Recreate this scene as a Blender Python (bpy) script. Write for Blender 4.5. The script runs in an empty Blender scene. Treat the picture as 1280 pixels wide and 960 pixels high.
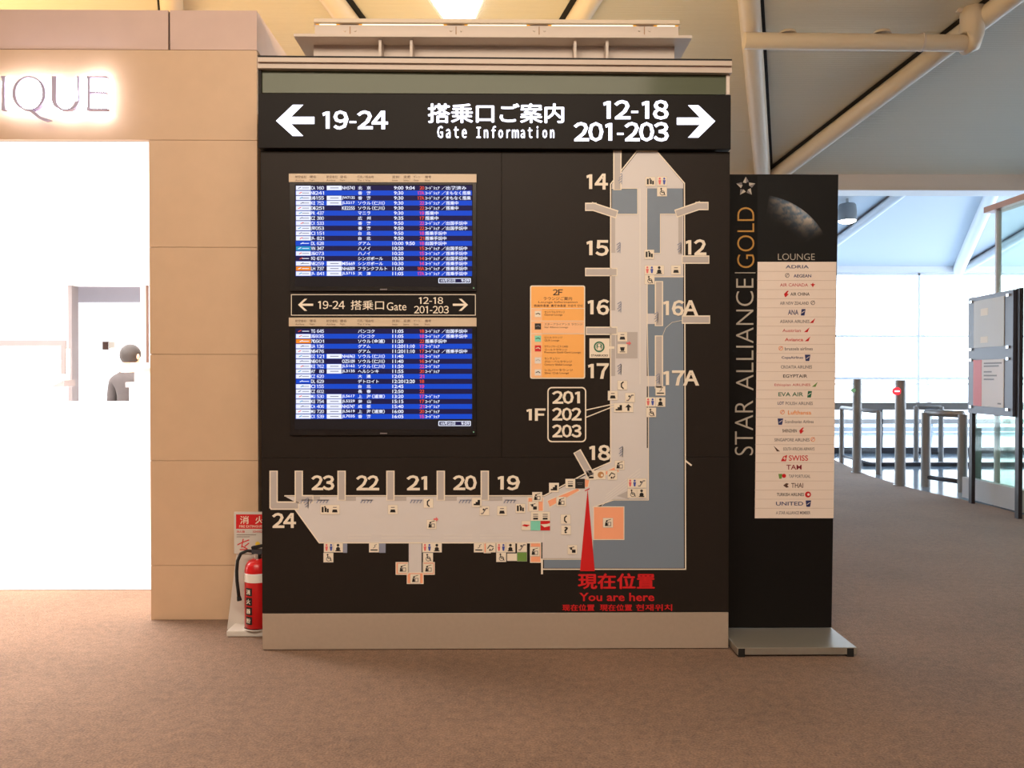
import bpy, bmesh, math, random
from mathutils import Vector, Matrix
random.seed(7)
S = bpy.context.scene
COL = S.collection
# ------------------------------------------------------------------ camera
cd = bpy.data.cameras.new('camera'); cam = bpy.data.objects.new('camera', cd); COL.objects.link(cam)
cd.sensor_width = 36; cd.lens = 28.125; cd.clip_end = 300
YAW = math.atan(.010); PITCH = math.atan(.010)
EYE = Vector((0, 0, 1.5))
cam.location = EYE
cam.rotation_euler = (math.pi / 2 - PITCH, 0, -YAW)
S.camera = cam
FWD = Vector((math.sin(YAW) * math.cos(PITCH), math.cos(YAW) * math.cos(PITCH), -math.sin(PITCH)))
RT = Vector((math.cos(YAW), -math.sin(YAW), 0)); UP = RT.cross(FWD)
# ------------------------------------------------------------------ colour management, world
S.view_settings.view_transform = 'Standard'; S.view_settings.look = 'None'
S.view_settings.gamma = 1; S.view_settings.use_curve_mapping = False
S.view_settings.exposure = 0.0
w = bpy.data.worlds.new('overcast_sky'); S.world = w; w.use_nodes = True
w.node_tree.nodes['Background'].inputs[0].default_value = (.84, .92, 1, 1)
w.node_tree.nodes['Background'].inputs[1].default_value = 6.0


def area(name, loc, target, sx, sy, power, col, spread=None):
    l = bpy.data.lights.new(name, 'AREA'); l.shape = 'RECTANGLE'; l.size = sx; l.size_y = sy
    l.energy = power; l.color = col
    if spread: l.spread = math.radians(spread)
    o = bpy.data.objects.new(name, l); COL.objects.link(o); o.location = loc
    o.rotation_euler = (Vector(target) - Vector(loc)).to_track_quat('-Z', 'Y').to_euler()
    return o


WARM = (1, .71, .34)
area('hall_lamp', (-.8, -.2, 4.9), (-.4, 4.2, 1.3), 5, 1.4, 165, (1, .83, .66), 130)
area('hall_lamp', (.2, -2.5, 4.9), (.2, 1.5, 0), 6, 2, 50, (1, .72, .48))
area('shop_lamp', (-4.6, 6.1, 3.02), (-4.6, 5.4, 0), 5, .5, 330, (1, .90, .82))
area('shop_lamp', (-5.2, 7.8, 3.0), (-5.2, 7.8, 0), 5.5, 4.4, 420, (1, .96, .95))
area('ceiling_uplight', (-.1, 5.05, 3.79), (-.25, 5.6, 6), 2.2, .12, 100, WARM)
area('ceiling_uplight', (-5.2, 6.6, 4.0), (-4.4, 7.4, 6.5), 5.5, .5, 190, WARM)
area('ceiling_uplight', (-.6, 8.3, 3.0), (-.6, 8.4, 6.5), 1.8, 2.2, 50, WARM)


# ------------------------------------------------------------------ materials
def lin(c):
    return tuple(((x / 255) / 12.92 if x / 255 <= .04045 else ((x / 255 + .055) / 1.055) ** 2.4) for x in c) + (1,)


MATS = {}


def mat(name, c, rough=.6, metal=0, emis=0, noise=0, nscale=20, bump=0, alpha=1, spec=None, trans=0, stretch=None, raw=False):
    if name in MATS: return MATS[name]
    m = bpy.data.materials.new(name); m.use_nodes = True; MATS[name] = m
    nt = m.node_tree; b = nt.nodes['Principled BSDF']
    c = (tuple(c) + (1,) if raw else lin(c))
    b.inputs['Base Color'].default_value = c; b.inputs['Roughness'].default_value = rough
    b.inputs['Metallic'].default_value = metal; b.inputs['Alpha'].default_value = alpha
    if spec is not None: b.inputs['Specular IOR Level'].default_value = spec
    if emis:
        b.inputs['Emission Color'].default_value = c; b.inputs['Emission Strength'].default_value = emis
        b.inputs['Base Color'].default_value = (.005, .005, .005, 1); b.inputs['Specular IOR Level'].default_value = .1
    if noise or bump:
        tc = nt.nodes.new('ShaderNodeTexCoord'); n = nt.nodes.new('ShaderNodeTexNoise')
        n.inputs['Scale'].default_value = nscale; n.inputs['Detail'].default_value = 5
        mp = nt.nodes.new('ShaderNodeMapping'); nt.links.new(tc.outputs['Object'], mp.inputs[0])
        if stretch: mp.inputs['Scale'].default_value = stretch
        nt.links.new(mp.outputs[0], n.inputs['Vector'])
        if noise:
            r = nt.nodes.new('ShaderNodeMapRange'); r.inputs['To Min'].default_value = 1 - noise; r.inputs['To Max'].default_value = 1 + noise
            r.inputs['From Min'].default_value = .25; r.inputs['From Max'].default_value = .75
            nt.links.new(n.outputs[0], r.inputs[0])
            mx = nt.nodes.new('ShaderNodeVectorMath'); mx.operation = 'SCALE'; mx.inputs[0].default_value = c[:3]
            nt.links.new(r.outputs[0], mx.inputs['Scale']); nt.links.new(mx.outputs[0], b.inputs['Base Color'])
        if bump:
            bp = nt.nodes.new('ShaderNodeBump'); bp.inputs['Strength'].default_value = bump; bp.inputs['Distance'].default_value = .01
            nt.links.new(n.outputs[0], bp.inputs['Height']); nt.links.new(bp.outputs[0], b.inputs['Normal'])
    return m


def glass(name, tint, mixf):
    m = bpy.data.materials.new(name); m.use_nodes = True; MATS[name] = m
    nt = m.node_tree; nt.nodes.remove(nt.nodes['Principled BSDF']); out = nt.nodes['Material Output']
    t = nt.nodes.new('ShaderNodeBsdfTransparent'); t.inputs[0].default_value = tint
    g = nt.nodes.new('ShaderNodeBsdfGlossy'); g.inputs['Roughness'].default_value = .04
    mx = nt.nodes.new('ShaderNodeMixShader'); mx.inputs[0].default_value = mixf
    nt.links.new(t.outputs[0], mx.inputs[1]); nt.links.new(g.outputs[0], mx.inputs[2]); nt.links.new(mx.outputs[0], out.inputs[0])
    return m


def carpet_mat():
    m = bpy.data.materials.new('brown_carpet'); m.use_nodes = True; nt = m.node_tree; b = nt.nodes['Principled BSDF']
    L = nt.links.new; N = nt.nodes.new
    tc = N('ShaderNodeTexCoord')
    n1 = N('ShaderNodeTexNoise'); n1.inputs['Scale'].default_value = 110; n1.inputs['Detail'].default_value = 3
    n2 = N('ShaderNodeTexNoise'); n2.inputs['Scale'].default_value = 1.4; n2.inputs['Detail'].default_value = 5
    n3 = N('ShaderNodeTexNoise'); n3.inputs['Scale'].default_value = 22; n3.inputs['Detail'].default_value = 6
    for n in (n1, n2, n3): L(tc.outputs['Object'], n.inputs['Vector'])
    a = N('ShaderNodeMath'); a.operation = 'MULTIPLY_ADD'; a.inputs[1].default_value = .55; L(n1.outputs[0], a.inputs[0])
    a2 = N('ShaderNodeMath'); a2.operation = 'MULTIPLY_ADD'; a2.inputs[1].default_value = .25; L(n3.outputs[0], a2.inputs[0])
    a3 = N('ShaderNodeMath'); a3.operation = 'MULTIPLY'; a3.inputs[1].default_value = .2; L(n2.outputs[0], a3.inputs[0])
    L(a3.outputs[0], a2.inputs[2]); L(a2.outputs[0], a.inputs[2])
    r = N('ShaderNodeValToRGB'); r.color_ramp.elements[0].position = .38; r.color_ramp.elements[1].position = .64
    r.color_ramp.elements[0].color = lin((93, 70, 53)); r.color_ramp.elements[1].color = lin((144, 112, 89))
    L(a.outputs[0], r.inputs[0]); L(r.outputs[0], b.inputs['Base Color'])
    bp = N('ShaderNodeBump'); bp.inputs['Strength'].default_value = .5; bp.inputs['Distance'].default_value = .006
    L(n1.outputs[0], bp.inputs['Height']); L(bp.outputs[0], b.inputs['Normal']); b.inputs['Roughness'].default_value = .95
    b.inputs['Specular IOR Level'].default_value = .35; b.inputs['Sheen Weight'].default_value = .22; b.inputs['Sheen Roughness'].default_value = .4
    return m


def corrugated(name, c, scale=14):
    m = mat(name, c, .55)
    nt = m.node_tree; b = nt.nodes['Principled BSDF']
    tc = nt.nodes.new('ShaderNodeTexCoord'); wv = nt.nodes.new('ShaderNodeTexWave'); wv.bands_direction = 'Y'
    wv.inputs['Scale'].default_value = scale; wv.inputs['Distortion'].default_value = .15
    nt.links.new(tc.outputs['Object'], wv.inputs['Vector'])
    bp = nt.nodes.new('ShaderNodeBump'); bp.inputs['Strength'].default_value = .18; bp.inputs['Distance'].default_value = .01
    nt.links.new(wv.outputs['Fac'], bp.inputs['Height']); nt.links.new(bp.outputs[0], b.inputs['Normal'])
    return m


CARPET = carpet_mat()
STONE = mat('beige_stone', (208, 177, 146), .5, noise=.03, nscale=9, bump=.03)
BLOCK = mat('mauve_beige_panel', (208, 182, 172), .6, noise=.03, nscale=6)
JOINT = mat('dark_joint', (178, 145, 115), .8)
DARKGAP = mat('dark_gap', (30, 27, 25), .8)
CEIL = corrugated('ribbed_ceiling', (215, 205, 185), 9)
CEIL2 = mat('far_ceiling_panel', (205, 212, 220), .6)
WHITE = mat('white_paint', (240, 240, 242), .5)
SHOPW = mat('shop_white', (250, 250, 250), .5)
PIPE = mat('cream_pipe', (222, 205, 182), .4)
PIPEW = mat('white_pipe', (225, 228, 232), .4)
RAILM = mat('beige_rail', (196, 180, 166), .5)
STEEL = mat('painted_steel', (216, 202, 190), .5)
BLACKP = mat('black_brown_panel', (38, 32, 28), .5, spec=.15)
HEADER = mat('black_sign_face', (27, 24, 23), .5, spec=.12)
CREAM = mat('cream_print', (236, 224, 205), .5)
MAPGREY = mat('map_grey_print', (214, 208, 206), .5)
MAPLIGHT = mat('map_pale_print', (226, 220, 214), .5)
MAPMID = mat('map_mid_grey_print', (184, 176, 172), .5)
MAPBLUE = mat('map_blue_print', (120, 134, 150), .5)
MAPORANGE = mat('map_orange_print', (248, 168, 128), .5)
PRED = mat('red_print', (205, 22, 26), .5)
PREDW = mat('wedge_red_print', (205, 20, 22), .5)
PBLACK = mat('black_print', (26, 24, 24), .5)
PBLUE = mat('blue_print', (60, 80, 170), .5)
PPINK = mat('pink_print', (228, 110, 110), .5)
PGREEN = mat('green_print', (40, 110, 80), .5)
PLIME = mat('lime_print', (110, 150, 70), .5)
PMINT = mat('mint_print', (130, 215, 190), .5)
PORANGE = mat('orange_board_print', (246, 176, 92), .5)
PORANGE2 = mat('pale_orange_print', (246, 190, 140), .5)
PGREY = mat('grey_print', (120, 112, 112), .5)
HATCH = mat('grey_blue_print', (140, 146, 168), .5)
PBROWN = mat('brown_print', (90, 60, 45), .5)
PGOLD = mat('gold_print', (190, 140, 66), .4, metal=.3)
PSILVER = mat('silver_print', (190, 180, 165), .4, metal=.2)
BEIGEM = mat('beige_metal', (182, 165, 148), .42, metal=.25, noise=.03, nscale=40)
GREENGL = mat('green_glass_face', (94, 100, 82), .12, spec=.1)
EMW = mat('sign_white_light', (238, 238, 255), emis=2.6)
HALO = mat('halo_led_strip', (240, 240, 255), emis=34)
SCRBLK = mat('screen_dark', (42, 34, 36), emis=.55)
SCRNAVY = mat('screen_navy_row', (26, 22, 70), emis=1.0)
SCRBLUE = mat('screen_blue_row', (14, 72, 205), emis=1.0)
SCRW = mat('screen_white', (232, 236, 255), emis=1.1)
SCRRED = mat('screen_orange', (235, 80, 45), emis=1.05)
SCRPINK = mat('screen_pink', (235, 70, 120), emis=1.05)
SCRCY = mat('screen_cyan', (40, 150, 200), emis=1.0)
SCROR = mat('screen_orange_logo', (245, 140, 40), emis=1.0)
SCRGR = mat('screen_grey_logo', (120, 120, 140), emis=1.0)
BEZEL = mat('monitor_bezel', (24, 22, 22), .25)
STRIP = mat('beige_label_strip', (205, 185, 160), .5)
BANNER = mat('black_banner_face', (22, 20, 19), .5, spec=.15)
LISTP = mat('pale_list_print', (238, 222, 210), .5)
BRUSHED = mat('brushed_steel', (168, 162, 150), .38, metal=.6, noise=.05, nscale=30, stretch=(1, 30, 1))
RUBBER = mat('black_rubber', (18, 18, 18), .7)
EXRED = mat('extinguisher_red', (200, 22, 26), .3)
CHROME = mat('chrome', (200, 200, 200), .2, metal=1)
POSTM = mat('grey_post_metal', (150, 150, 150), .4, metal=.4)
DARKM = mat('dark_metal', (70, 72, 80), .4, metal=.4)
GLOSSF = mat('grey_blue_tile', (150, 172, 190), .12, noise=.04, nscale=2)
WGLASS = glass('window_glass', (.96, .98, 1, 1), .04)
GGLASS = glass('green_tinted_glass', (.88, .95, .90, 1), .08)
LAMPW = mat('lamp_diffuser', (255, 250, 244), emis=6)
TUBEW = mat('warm_tube_light', (255, 240, 205), emis=2.2)
TUBEO = mat('amber_tube_end', (255, 170, 30), emis=1.2)
LEDRED = mat('red_led', (255, 50, 60), emis=2.0)
LEDGRN = mat('green_led', (150, 200, 150), emis=.6)
HAIR = mat('dark_hair', (44, 37, 33), .6)
SUIT = mat('grey_suit', (66, 60, 60), .8, noise=.05, nscale=30)
SKIN = mat('skin', (224, 172, 140), .5)
TROU = mat('dark_trousers', (45, 42, 45), .8)


# ------------------------------------------------------------------ geometry helpers
def at(px, py, pl):
    """pixel of the 1280x960 frame -> point on the plane y=pl (or on a (point, normal) plane)"""
    d = FWD + RT * ((px - 640) / 1000) + UP * ((480 - py) / 1000)
    if isinstance(pl, tuple):
        p0, n = pl
        return EYE + d * ((p0 - EYE).dot(n) / d.dot(n))
    return EYE + d * (pl / d.y)


def nearer(pl, k):
    if isinstance(pl, tuple): return (pl[0] + Vector((0, -.0008 * k, 0)), pl[1])
    return pl - .0008 * k


TXT = {}


def glyphs(s, bold=0):
    k = (s, bold)
    if k not in TXT:
        c = bpy.data.curves.new('t', 'FONT'); c.body = s; c.resolution_u = 5 if len(s) < 9 and s.isascii() else 2; c.offset = bold
        o = bpy.data.objects.new('t', c); m = o.to_mesh()
        vs = [(v.co.x, v.co.y) for v in m.vertices]; fs = [tuple(p.vertices) for p in m.polygons]
        o.to_mesh_clear(); bpy.data.objects.remove(o); bpy.data.curves.remove(c)
        TXT[k] = (vs, fs)
    return TXT[k]


FW = {'A': .64, 'F': .56}


def number_glyphs(t, bold):
    vs = []; fs = []; cur = 0
    for ch in t:
        if ch in '-–':
            o = len(vs); vs += [(cur + .04, .235), (cur + .30, .235), (cur + .30, .325), (cur + .04, .325)]; fs.append((o, o + 1, o + 2, o + 3)); cur += .345; continue
        if ch == '1':
            o = len(vs); d = bold * .7; vs += [(cur + a - .02, b) for a, b in ((.245 - d, 0), (.355 + d, 0), (.355 + d, .73), (.27 - d, .73), (.10, .64 + d), (.145 - d, .55 - d), (.245 - d, .60 - d))]; fs.append(tuple(range(o, o + 7))); cur += .50; continue
        adv = FW.get(ch, .565); gv, gf = glyphs(chr(ord(ch) + 0xFEE0), bold); o = len(vs)
        mid = (min(v[0] for v in gv) + max(v[0] for v in gv)) / 2
        if ch == '1': mid = .5
        vs += [(x - mid + cur + adv / 2, y) for x, y in gv]; fs += [tuple(o + i for i in f) for f in gf]; cur += adv
    return vs, fs


class MB:
    def __init__(s): s.v = []; s.f = []; s.m = []; s.mats = []; s.sm = []; s.k = 0
    def mi(s, m):
        if m not in s.mats: s.mats.append(m)
        return s.mats.index(m)
    def add(s, vs, fs, m, smooth=False):
        o = len(s.v); s.v += [Vector(p) for p in vs]; i = s.mi(m)
        for f in fs: s.f.append([o + k for k in f]); s.m.append(i); s.sm.append(smooth)
        return s
    def box(s, x0, x1, y0, y1, z0, z1, m):
        vs = [(x, y, z) for x in (x0, x1) for y in (y0, y1) for z in (z0, z1)]
        return s.add(vs, [(0, 1, 3, 2), (4, 6, 7, 5), (0, 4, 5, 1), (2, 3, 7, 6), (0, 2, 6, 4), (1, 5, 7, 3)], m)
    def pbox(s, x0, y0, x1, y1, D, depth, m):
        a = at(x0, y0, D); b = at(x1, y1, D)
        return s.box(a.x, b.x, D, D + depth, b.z, a.z, m)
    def prism(s, pts, D, depth, m):
        n = len(pts); vs = [at(x, y, D) for x, y in pts]; vs += [v + Vector((0, depth, 0)) for v in vs]
        return s.add(vs, [tuple(range(n)), tuple(range(2 * n - 1, n - 1, -1))] + [(i, i + n, (i + 1) % n + n, (i + 1) % n) for i in range(n)], m)
    def poly(s, pts, D, m):
        s.k = min(s.k + 1, 30); D = nearer(D, .03 * s.k)
        return s.add([at(x, y, D) for x, y in pts], [tuple(range(len(pts)))], m)
    def rect(s, x0, y0, x1, y1, D, m): return s.poly([(x0, y0), (x1, y0), (x1, y1), (x0, y1)], D, m)
    def line(s, pts, wd, D, m, closed=False):
        if closed: pts = list(pts) + [pts[0]]
        for (x0, y0), (x1, y1) in zip(pts, pts[1:]):
            dx, dy = x1 - x0, y1 - y0; l = math.hypot(dx, dy) or 1; nx, ny = -dy / l * wd / 2, dx / l * wd / 2
            ex, ey = dx / l * wd * .35, dy / l * wd * .35
            s.poly([(x0 + nx - ex, y0 + ny - ey), (x1 + nx + ex, y1 + ny + ey), (x1 - nx + ex, y1 - ny + ey), (x0 - nx - ex, y0 - ny - ey)], D, m)
        return s
    def disc(s, cx, cy, r, D, m, n=14, ry=None, a0=0, a1=2 * math.pi):
        ry = ry or r
        return s.poly([(cx + r * math.cos(a0 + (a1 - a0) * i / n), cy + ry * math.sin(a0 + (a1 - a0) * i / n)) for i in range(n)], D, m)
    def ring(s, cx, cy, r, wd, D, m, n=16): return s.line([(cx + r * math.cos(2 * math.pi * i / n), cy + r * math.sin(2 * math.pi * i / n)) for i in range(n)], wd, D, m, True)
    def text(s, t, x0, y0, x1, y1, D, m, bold=0, rot=0, heavy=0):
        isnum = bold > 0 and not heavy and all(c in '0123456789-AF' for c in t)
        vs, fs = number_glyphs(t, bold * .85) if isnum else glyphs(t, bold)
        if heavy:
            for i_, (dx, dy) in enumerate(((-heavy, 0), (heavy, 0), (0, -heavy * .7), (0, heavy * .7))): s.text(t, x0 + dx, y0 + dy, x1 + dx, y1 + dy, nearer(D, .1 * (i_ + 1)), m, bold, rot)
        if not vs: return s
        ax = min(v[0] for v in vs); bx = max(v[0] for v in vs); ay = min(v[1] for v in vs); by = max(v[1] for v in vs)
        out = []
        for x, y in vs:
            u = (x - ax) / (bx - ax or 1); k = (y - ay) / (by - ay or 1)
            if rot: out.append(at(x0 + k * (x0 - x0) + (1 - k) * (x1 - x0), y1 + (y0 - y1) * u, D))   # reads upwards
            else: out.append(at(x0 + u * (x1 - x0), y1 + (y0 - y1) * k, D))
        return s.add(out, fs, m)
    def tube(s, p, q, r, m, n=16, r2=None, cap=True):
        p = Vector(p); q = Vector(q); r2 = r if r2 is None else r2
        d = (q - p).normalized(); a = d.orthogonal().normalized(); b = d.cross(a)
        vs = [p + (a * math.cos(2 * math.pi * i / n) + b * math.sin(2 * math.pi * i / n)) * r for i in range(n)]
        vs += [q + (a * math.cos(2 * math.pi * i / n) + b * math.sin(2 * math.pi * i / n)) * r2 for i in range(n)]
        s.add(vs, [(i, (i + 1) % n, (i + 1) % n + n, i + n) for i in range(n)], m, True)
        if cap: s.add(vs, [tuple(range(n - 1, -1, -1)), tuple(range(n, 2 * n))], m)
        return s
    def path(s, pts, r, m, n=10):
        pts = [Vector(p) for p in pts]; vs = []; N = len(pts); up = None
        for i, p in enumerate(pts):
            d = (pts[min(i + 1, N - 1)] - pts[max(i - 1, 0)]).normalized()
            a = d.orthogonal().normalized() if up is None else (up - d * up.dot(d)).normalized()
            up = a; b = d.cross(a)
            vs += [p + (a * math.cos(2 * math.pi * k / n) + b * math.sin(2 * math.pi * k / n)) * r for k in range(n)]
        fs = [(i * n + k, i * n + (k + 1) % n, (i + 1) * n + (k + 1) % n, (i + 1) * n + k) for i in range(N - 1) for k in range(n)]
        return s.add(vs, fs + [tuple(range(n - 1, -1, -1)), tuple((N - 1) * n + k for k in range(n))], m, True)
    def lathe(s, c, prof, m, n=24):
        c = Vector(c); vs = [c + Vector((r * math.cos(2 * math.pi * k / n), r * math.sin(2 * math.pi * k / n), z)) for r, z in prof for k in range(n)]
        fs = [(i * n + k, i * n + (k + 1) % n, (i + 1) * n + (k + 1) % n, (i + 1) * n + k) for i in range(len(prof) - 1) for k in range(n)]
        return s.add(vs, fs, m, True)
    def ball(s, c, rx, ry, rz, m, n=16):
        return s.lathe_e(c, rx, ry, rz, m, n)
    def lathe_e(s, c, rx, ry, rz, m, n):
        c = Vector(c); h = n // 2
        vs = [c + Vector((rx * math.sin(math.pi * i / h) * math.cos(2 * math.pi * k / n), ry * math.sin(math.pi * i / h) * math.sin(2 * math.pi * k / n), rz * math.cos(math.pi * i / h))) for i in range(h + 1) for k in range(n)]
        return s.add(vs, [(i * n + k, (i + 1) * n + k, (i + 1) * n + (k + 1) % n, i * n + (k + 1) % n) for i in range(h) for k in range(n)], m, True)
    def build(s, name, parent=None, bevel=0, label=None, cat=None, group=None, kind=None, origin=None):
        me = bpy.data.meshes.new(name)
        org = ORG.get(parent.name) if parent else (Vector(origin) if origin is not None else Vector((0, 0, 0)))
        me.from_pydata([v - org for v in s.v], [], s.f)
        for m in s.mats: me.materials.append(m)
        me.polygons.foreach_set('material_index', s.m); me.polygons.foreach_set('use_smooth', s.sm)
        if bevel:
            bm = bmesh.new(); bm.from_mesh(me); bmesh.ops.remove_doubles(bm, verts=bm.verts, dist=1e-6)
            bmesh.ops.recalc_face_normals(bm, faces=bm.faces)
            bmesh.ops.bevel(bm, geom=bm.edges[:], offset=bevel, segments=2, affect='EDGES', profile=.5); bm.to_mesh(me); bm.free()
        me.update()
        o = bpy.data.objects.new(name, me); COL.objects.link(o)
        if parent: o.parent = parent
        else: o.location = org
        ORG[o.name] = org
        tag(o, label, cat, group, kind)
        return o


ORG = {}


def tag(o, label=None, cat=None, group=None, kind=None):
    for k, v in (('label', label), ('category', cat), ('group', group), ('kind', kind)):
        if v: o[k] = v


def thing(name, label, cat, loc, group=None):
    o = bpy.data.objects.new(name, None); COL.objects.link(o); o.location = loc; o.empty_display_size = .1
    ORG[o.name] = Vector(loc); tag(o, label, cat, group); return o


def struct(name, mb, **k): return mb.build(name, kind='structure', **k)


# ================================================================== SETTING
EDGE = [(5.62, -5), (5.62, 9.2), (5.45, 10.6), (5.5, 12), (5.9, 14.2), (6.4, 16)]      # carpet edge by the gates
fl = MB(); fl.add([(-12, -5, 0), (-12, 16, 0), (6.4, 16, 0)] + [(x, y, 0) for x, y in EDGE[-2::-1]], [tuple(range(8))], CARPET)
struct('floor', fl)
fl = MB(); fl.box(5.0, 17, -5, 26, -.06, -.012, GLOSSF); fl.box(-12, 5.0, 16, 26, -.06, -.012, GLOSSF)
struct('trim_8', fl)                                                             # tiled floor beyond the carpet
fl = MB(); fl.box(-9.2, -1.75, 5.62, 16, .001, .006, SHOPW); struct('trim_9', fl)      # shop's pale floor
t = MB()
a = at(-30, 703, 5.0)
for i, (p, q) in enumerate((((0, 692), (100, 655)),)):
    def onfl(px, py):
        d = FWD + RT * ((px - 640) / 1000) + UP * ((480 - py) / 1000); return EYE + d * (-1.492 / d.z)
    A, B = onfl(*p), onfl(*q); n = Vector((B.y - A.y, A.x - B.x, 0)).normalized() * .008
    t.add([A - n, B - n, B + n, A + n], [(0, 1, 2, 3)], PGREY)
struct('trim_10', t)

# ceiling: sloping bays
ZE = at(1000, 217.5, 12).z
Zn = lambda y: ZE + .287 * (12 - y)
c = MB(); YR = 5.2
c.add([(-12, 12, Zn(12)), (17, 12, Zn(12)), (17, YR, Zn(YR)), (-12, YR, Zn(YR))], [(0, 1, 2, 3)], CEIL)
c.add([(-12, YR, Zn(YR)), (17, YR, Zn(YR)), (17, -5, 5.2), (-12, -5, 5.2)], [(0, 1, 2, 3)], CEIL)
struct('ceiling', c)
Zf = lambda y: 4.45 + .4 * (21.4 - y)
c = MB()
c.add([(-12, 21.5, Zf(21.5)), (17, 21.5, Zf(21.5)), (17, 15, Zf(15)), (-12, 15, Zf(15))], [(0, 1, 2, 3)], CEIL2)
c.add([(-12, 15, Zf(15)), (17, 15, Zf(15)), (17, 12.1, 4.6), (-12, 12.1, 4.6)], [(0, 1, 2, 3)], CEIL2)
struct('ceiling', c)
# edge beams
b = MB(); A = at(1000, 217.5, 12); B = at(1000, 237, 12)
b.box(-12, 17, 12, 12.35, B.z, A.z + .06, STEEL); b.box(-12, 17, 11.99, 12.36, B.z - .012, B.z, WHITE); struct('trim_1', b)
b = MB(); A = at(1000, 329, 21.4); B = at(1000, 340, 21.4)
b.box(-12, 17, 21.4, 21.7, B.z, A.z, WHITE); struct('trim_2', b)
# outer window wall
f = MB(); zt = at(1000, 341, 21.5).z
f.box(-12, 17, 21.5, 21.58, zt - .06, zt, PIPEW); fo = struct('window_1', f)
for z, h in ((at(1000, 420, 21.5).z, .05), (at(1000, 473, 21.5).z, .07), (at(1000, 480, 21.5).z, .03), (.06, .12)):
    f = MB(); f.box(-12, 17, 21.49, 21.59, z - h / 2, z + h / 2, PIPEW); f.build('transom', fo)
for k in range(6): f = MB(); f.box(-8.48 + 4.92 * k - .03, -8.48 + .03 + 4.92 * k, 21.5, 21.58, 0, zt, PIPEW); f.build('mullion', fo)
for k in range(6):
    g = MB(); g.box(max(-12, -13.37 + 4.92 * k), -8.51 + 4.92 * k, 21.53, 21.54, 0, zt, WGLASS); g.build('pane', fo)
# enclosing walls out of frame
wl = MB(); wl.box(-12, 17, -5.2, -5, 0, 5.3, BLOCK); struct('wall_back', wl)
wl = MB(); wl.box(-12.2, -12, -5, 22, 0, 8, BLOCK); struct('wall_side', wl)
wl = MB(); wl.box(17, 17.2, -5, 6, 0, 8, BLOCK); struct('wall_right', wl)
wl = MB(); wl.box(17, 17.1, 6, 21.5, 0, .1, PIPEW); wl.box(17, 17.1, 6, 21.5, 4.4, 8, PIPEW); wo = struct('added_daylight_window', wl)  # unseen glazed side, added to bring daylight onto the right-hand carpet
for k in range(5): wl = MB(); wl.box(17.03, 17.04, 6 + 3.1 * k, 9.08 + 3.1 * k, .1, 4.4, WGLASS); wl.build('pane', wo)

# ---- shop front wall with stone panels
XW = at(322, 400, 4.93).x; XO = at(187, 400, 4.93).x; D = 4.93
zz = [at(187, y, D).z for y in (62, 175, 309, 443, 576, 707)] + [0]
ztop = at(100, 12, D).z
wl = MB()
wl.box(XO + .005, XW - .004, D + .012, 5.25, 0, zz[1], JOINT)
wl.box(-9.2, XW - .004, D + .012, 5.25, zz[1] + .003, zz[0], JOINT)
wl.box(XW - .25, XW - .004, 5.25, 11, 0, ztop - .01, STONE)
wall = struct('wall_left', wl)
for i in range(1, 6):
    p = MB(); p.box(XO, XW, D, D + .03, zz[i + 1] + (.001 if i < 5 else 0), zz[i] - .001, STONE); p.build('wall_panel', wall, bevel=.0015)
p = MB(); p.box(-6.4, XW, D, D + .03, zz[1] + .001, zz[0] - .002, STONE); p.build('fascia_panel', wall, bevel=.0015)
p = MB(); p.box(-9.2, -6.406, D, D + .03, zz[1], zz[0] - .002, STONE); p.build('fascia_panel', wall)
p = MB(); p.box(-9.2, -6.4, D, D + .03, 0, zz[1] - .003, STONE); p.build('wall_panel', wall)
xj = at(211, 40, D).x
for x0, x1 in ((-5.6, xj - .006), (xj + .006, XW)):
    p = MB(); p.box(x0, x1, D + .004, D + .04, zz[0] + .002, ztop, BLOCK); p.build('parapet_panel', wall)
p = MB(); p.box(-9.2, XW - .04, D + .02, D + .2, zz[0], ztop - .005, DARKGAP); p.build('parapet_backing', wall)
p = MB(); p.box(XW - .03, XW, D + .04, 11, zz[0], ztop, BLOCK); p.build('parapet_panel', wall)
p = MB(); p.box(-9.2, XW - .03, D + .2, 11, ztop - .25, ztop - .2, BLOCK); p.build('roof_slab', wall)
# dark gap filler between shop and board
p = MB(); p.box(XW, -.9, 5.0, 5.05, 0, 3.1, DARKGAP); struct('trim_3', p)
# lintel soffit and inner track
ls = MB(); ls.box(-9.2, XO - .005, 4.965, 5.62, zz[1] - .012, zz[1] - .002, mat('soffit_added_glow', (255, 252, 250), emis=1.6))  # emission added to the lintel underside so it shows as brightly lit
z1 = at(100, 203, 5.6).z
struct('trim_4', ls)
ls = MB(); ls.box(-9.2, XO + .05, 5.62, 5.66, z1 - .01, 3.1, SHOPW); ls.box(-9.2, XO + .05, 5.60, 5.62, z1 - .03, z1 - .012, PGREY)
struct('trim_5', ls)
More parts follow.
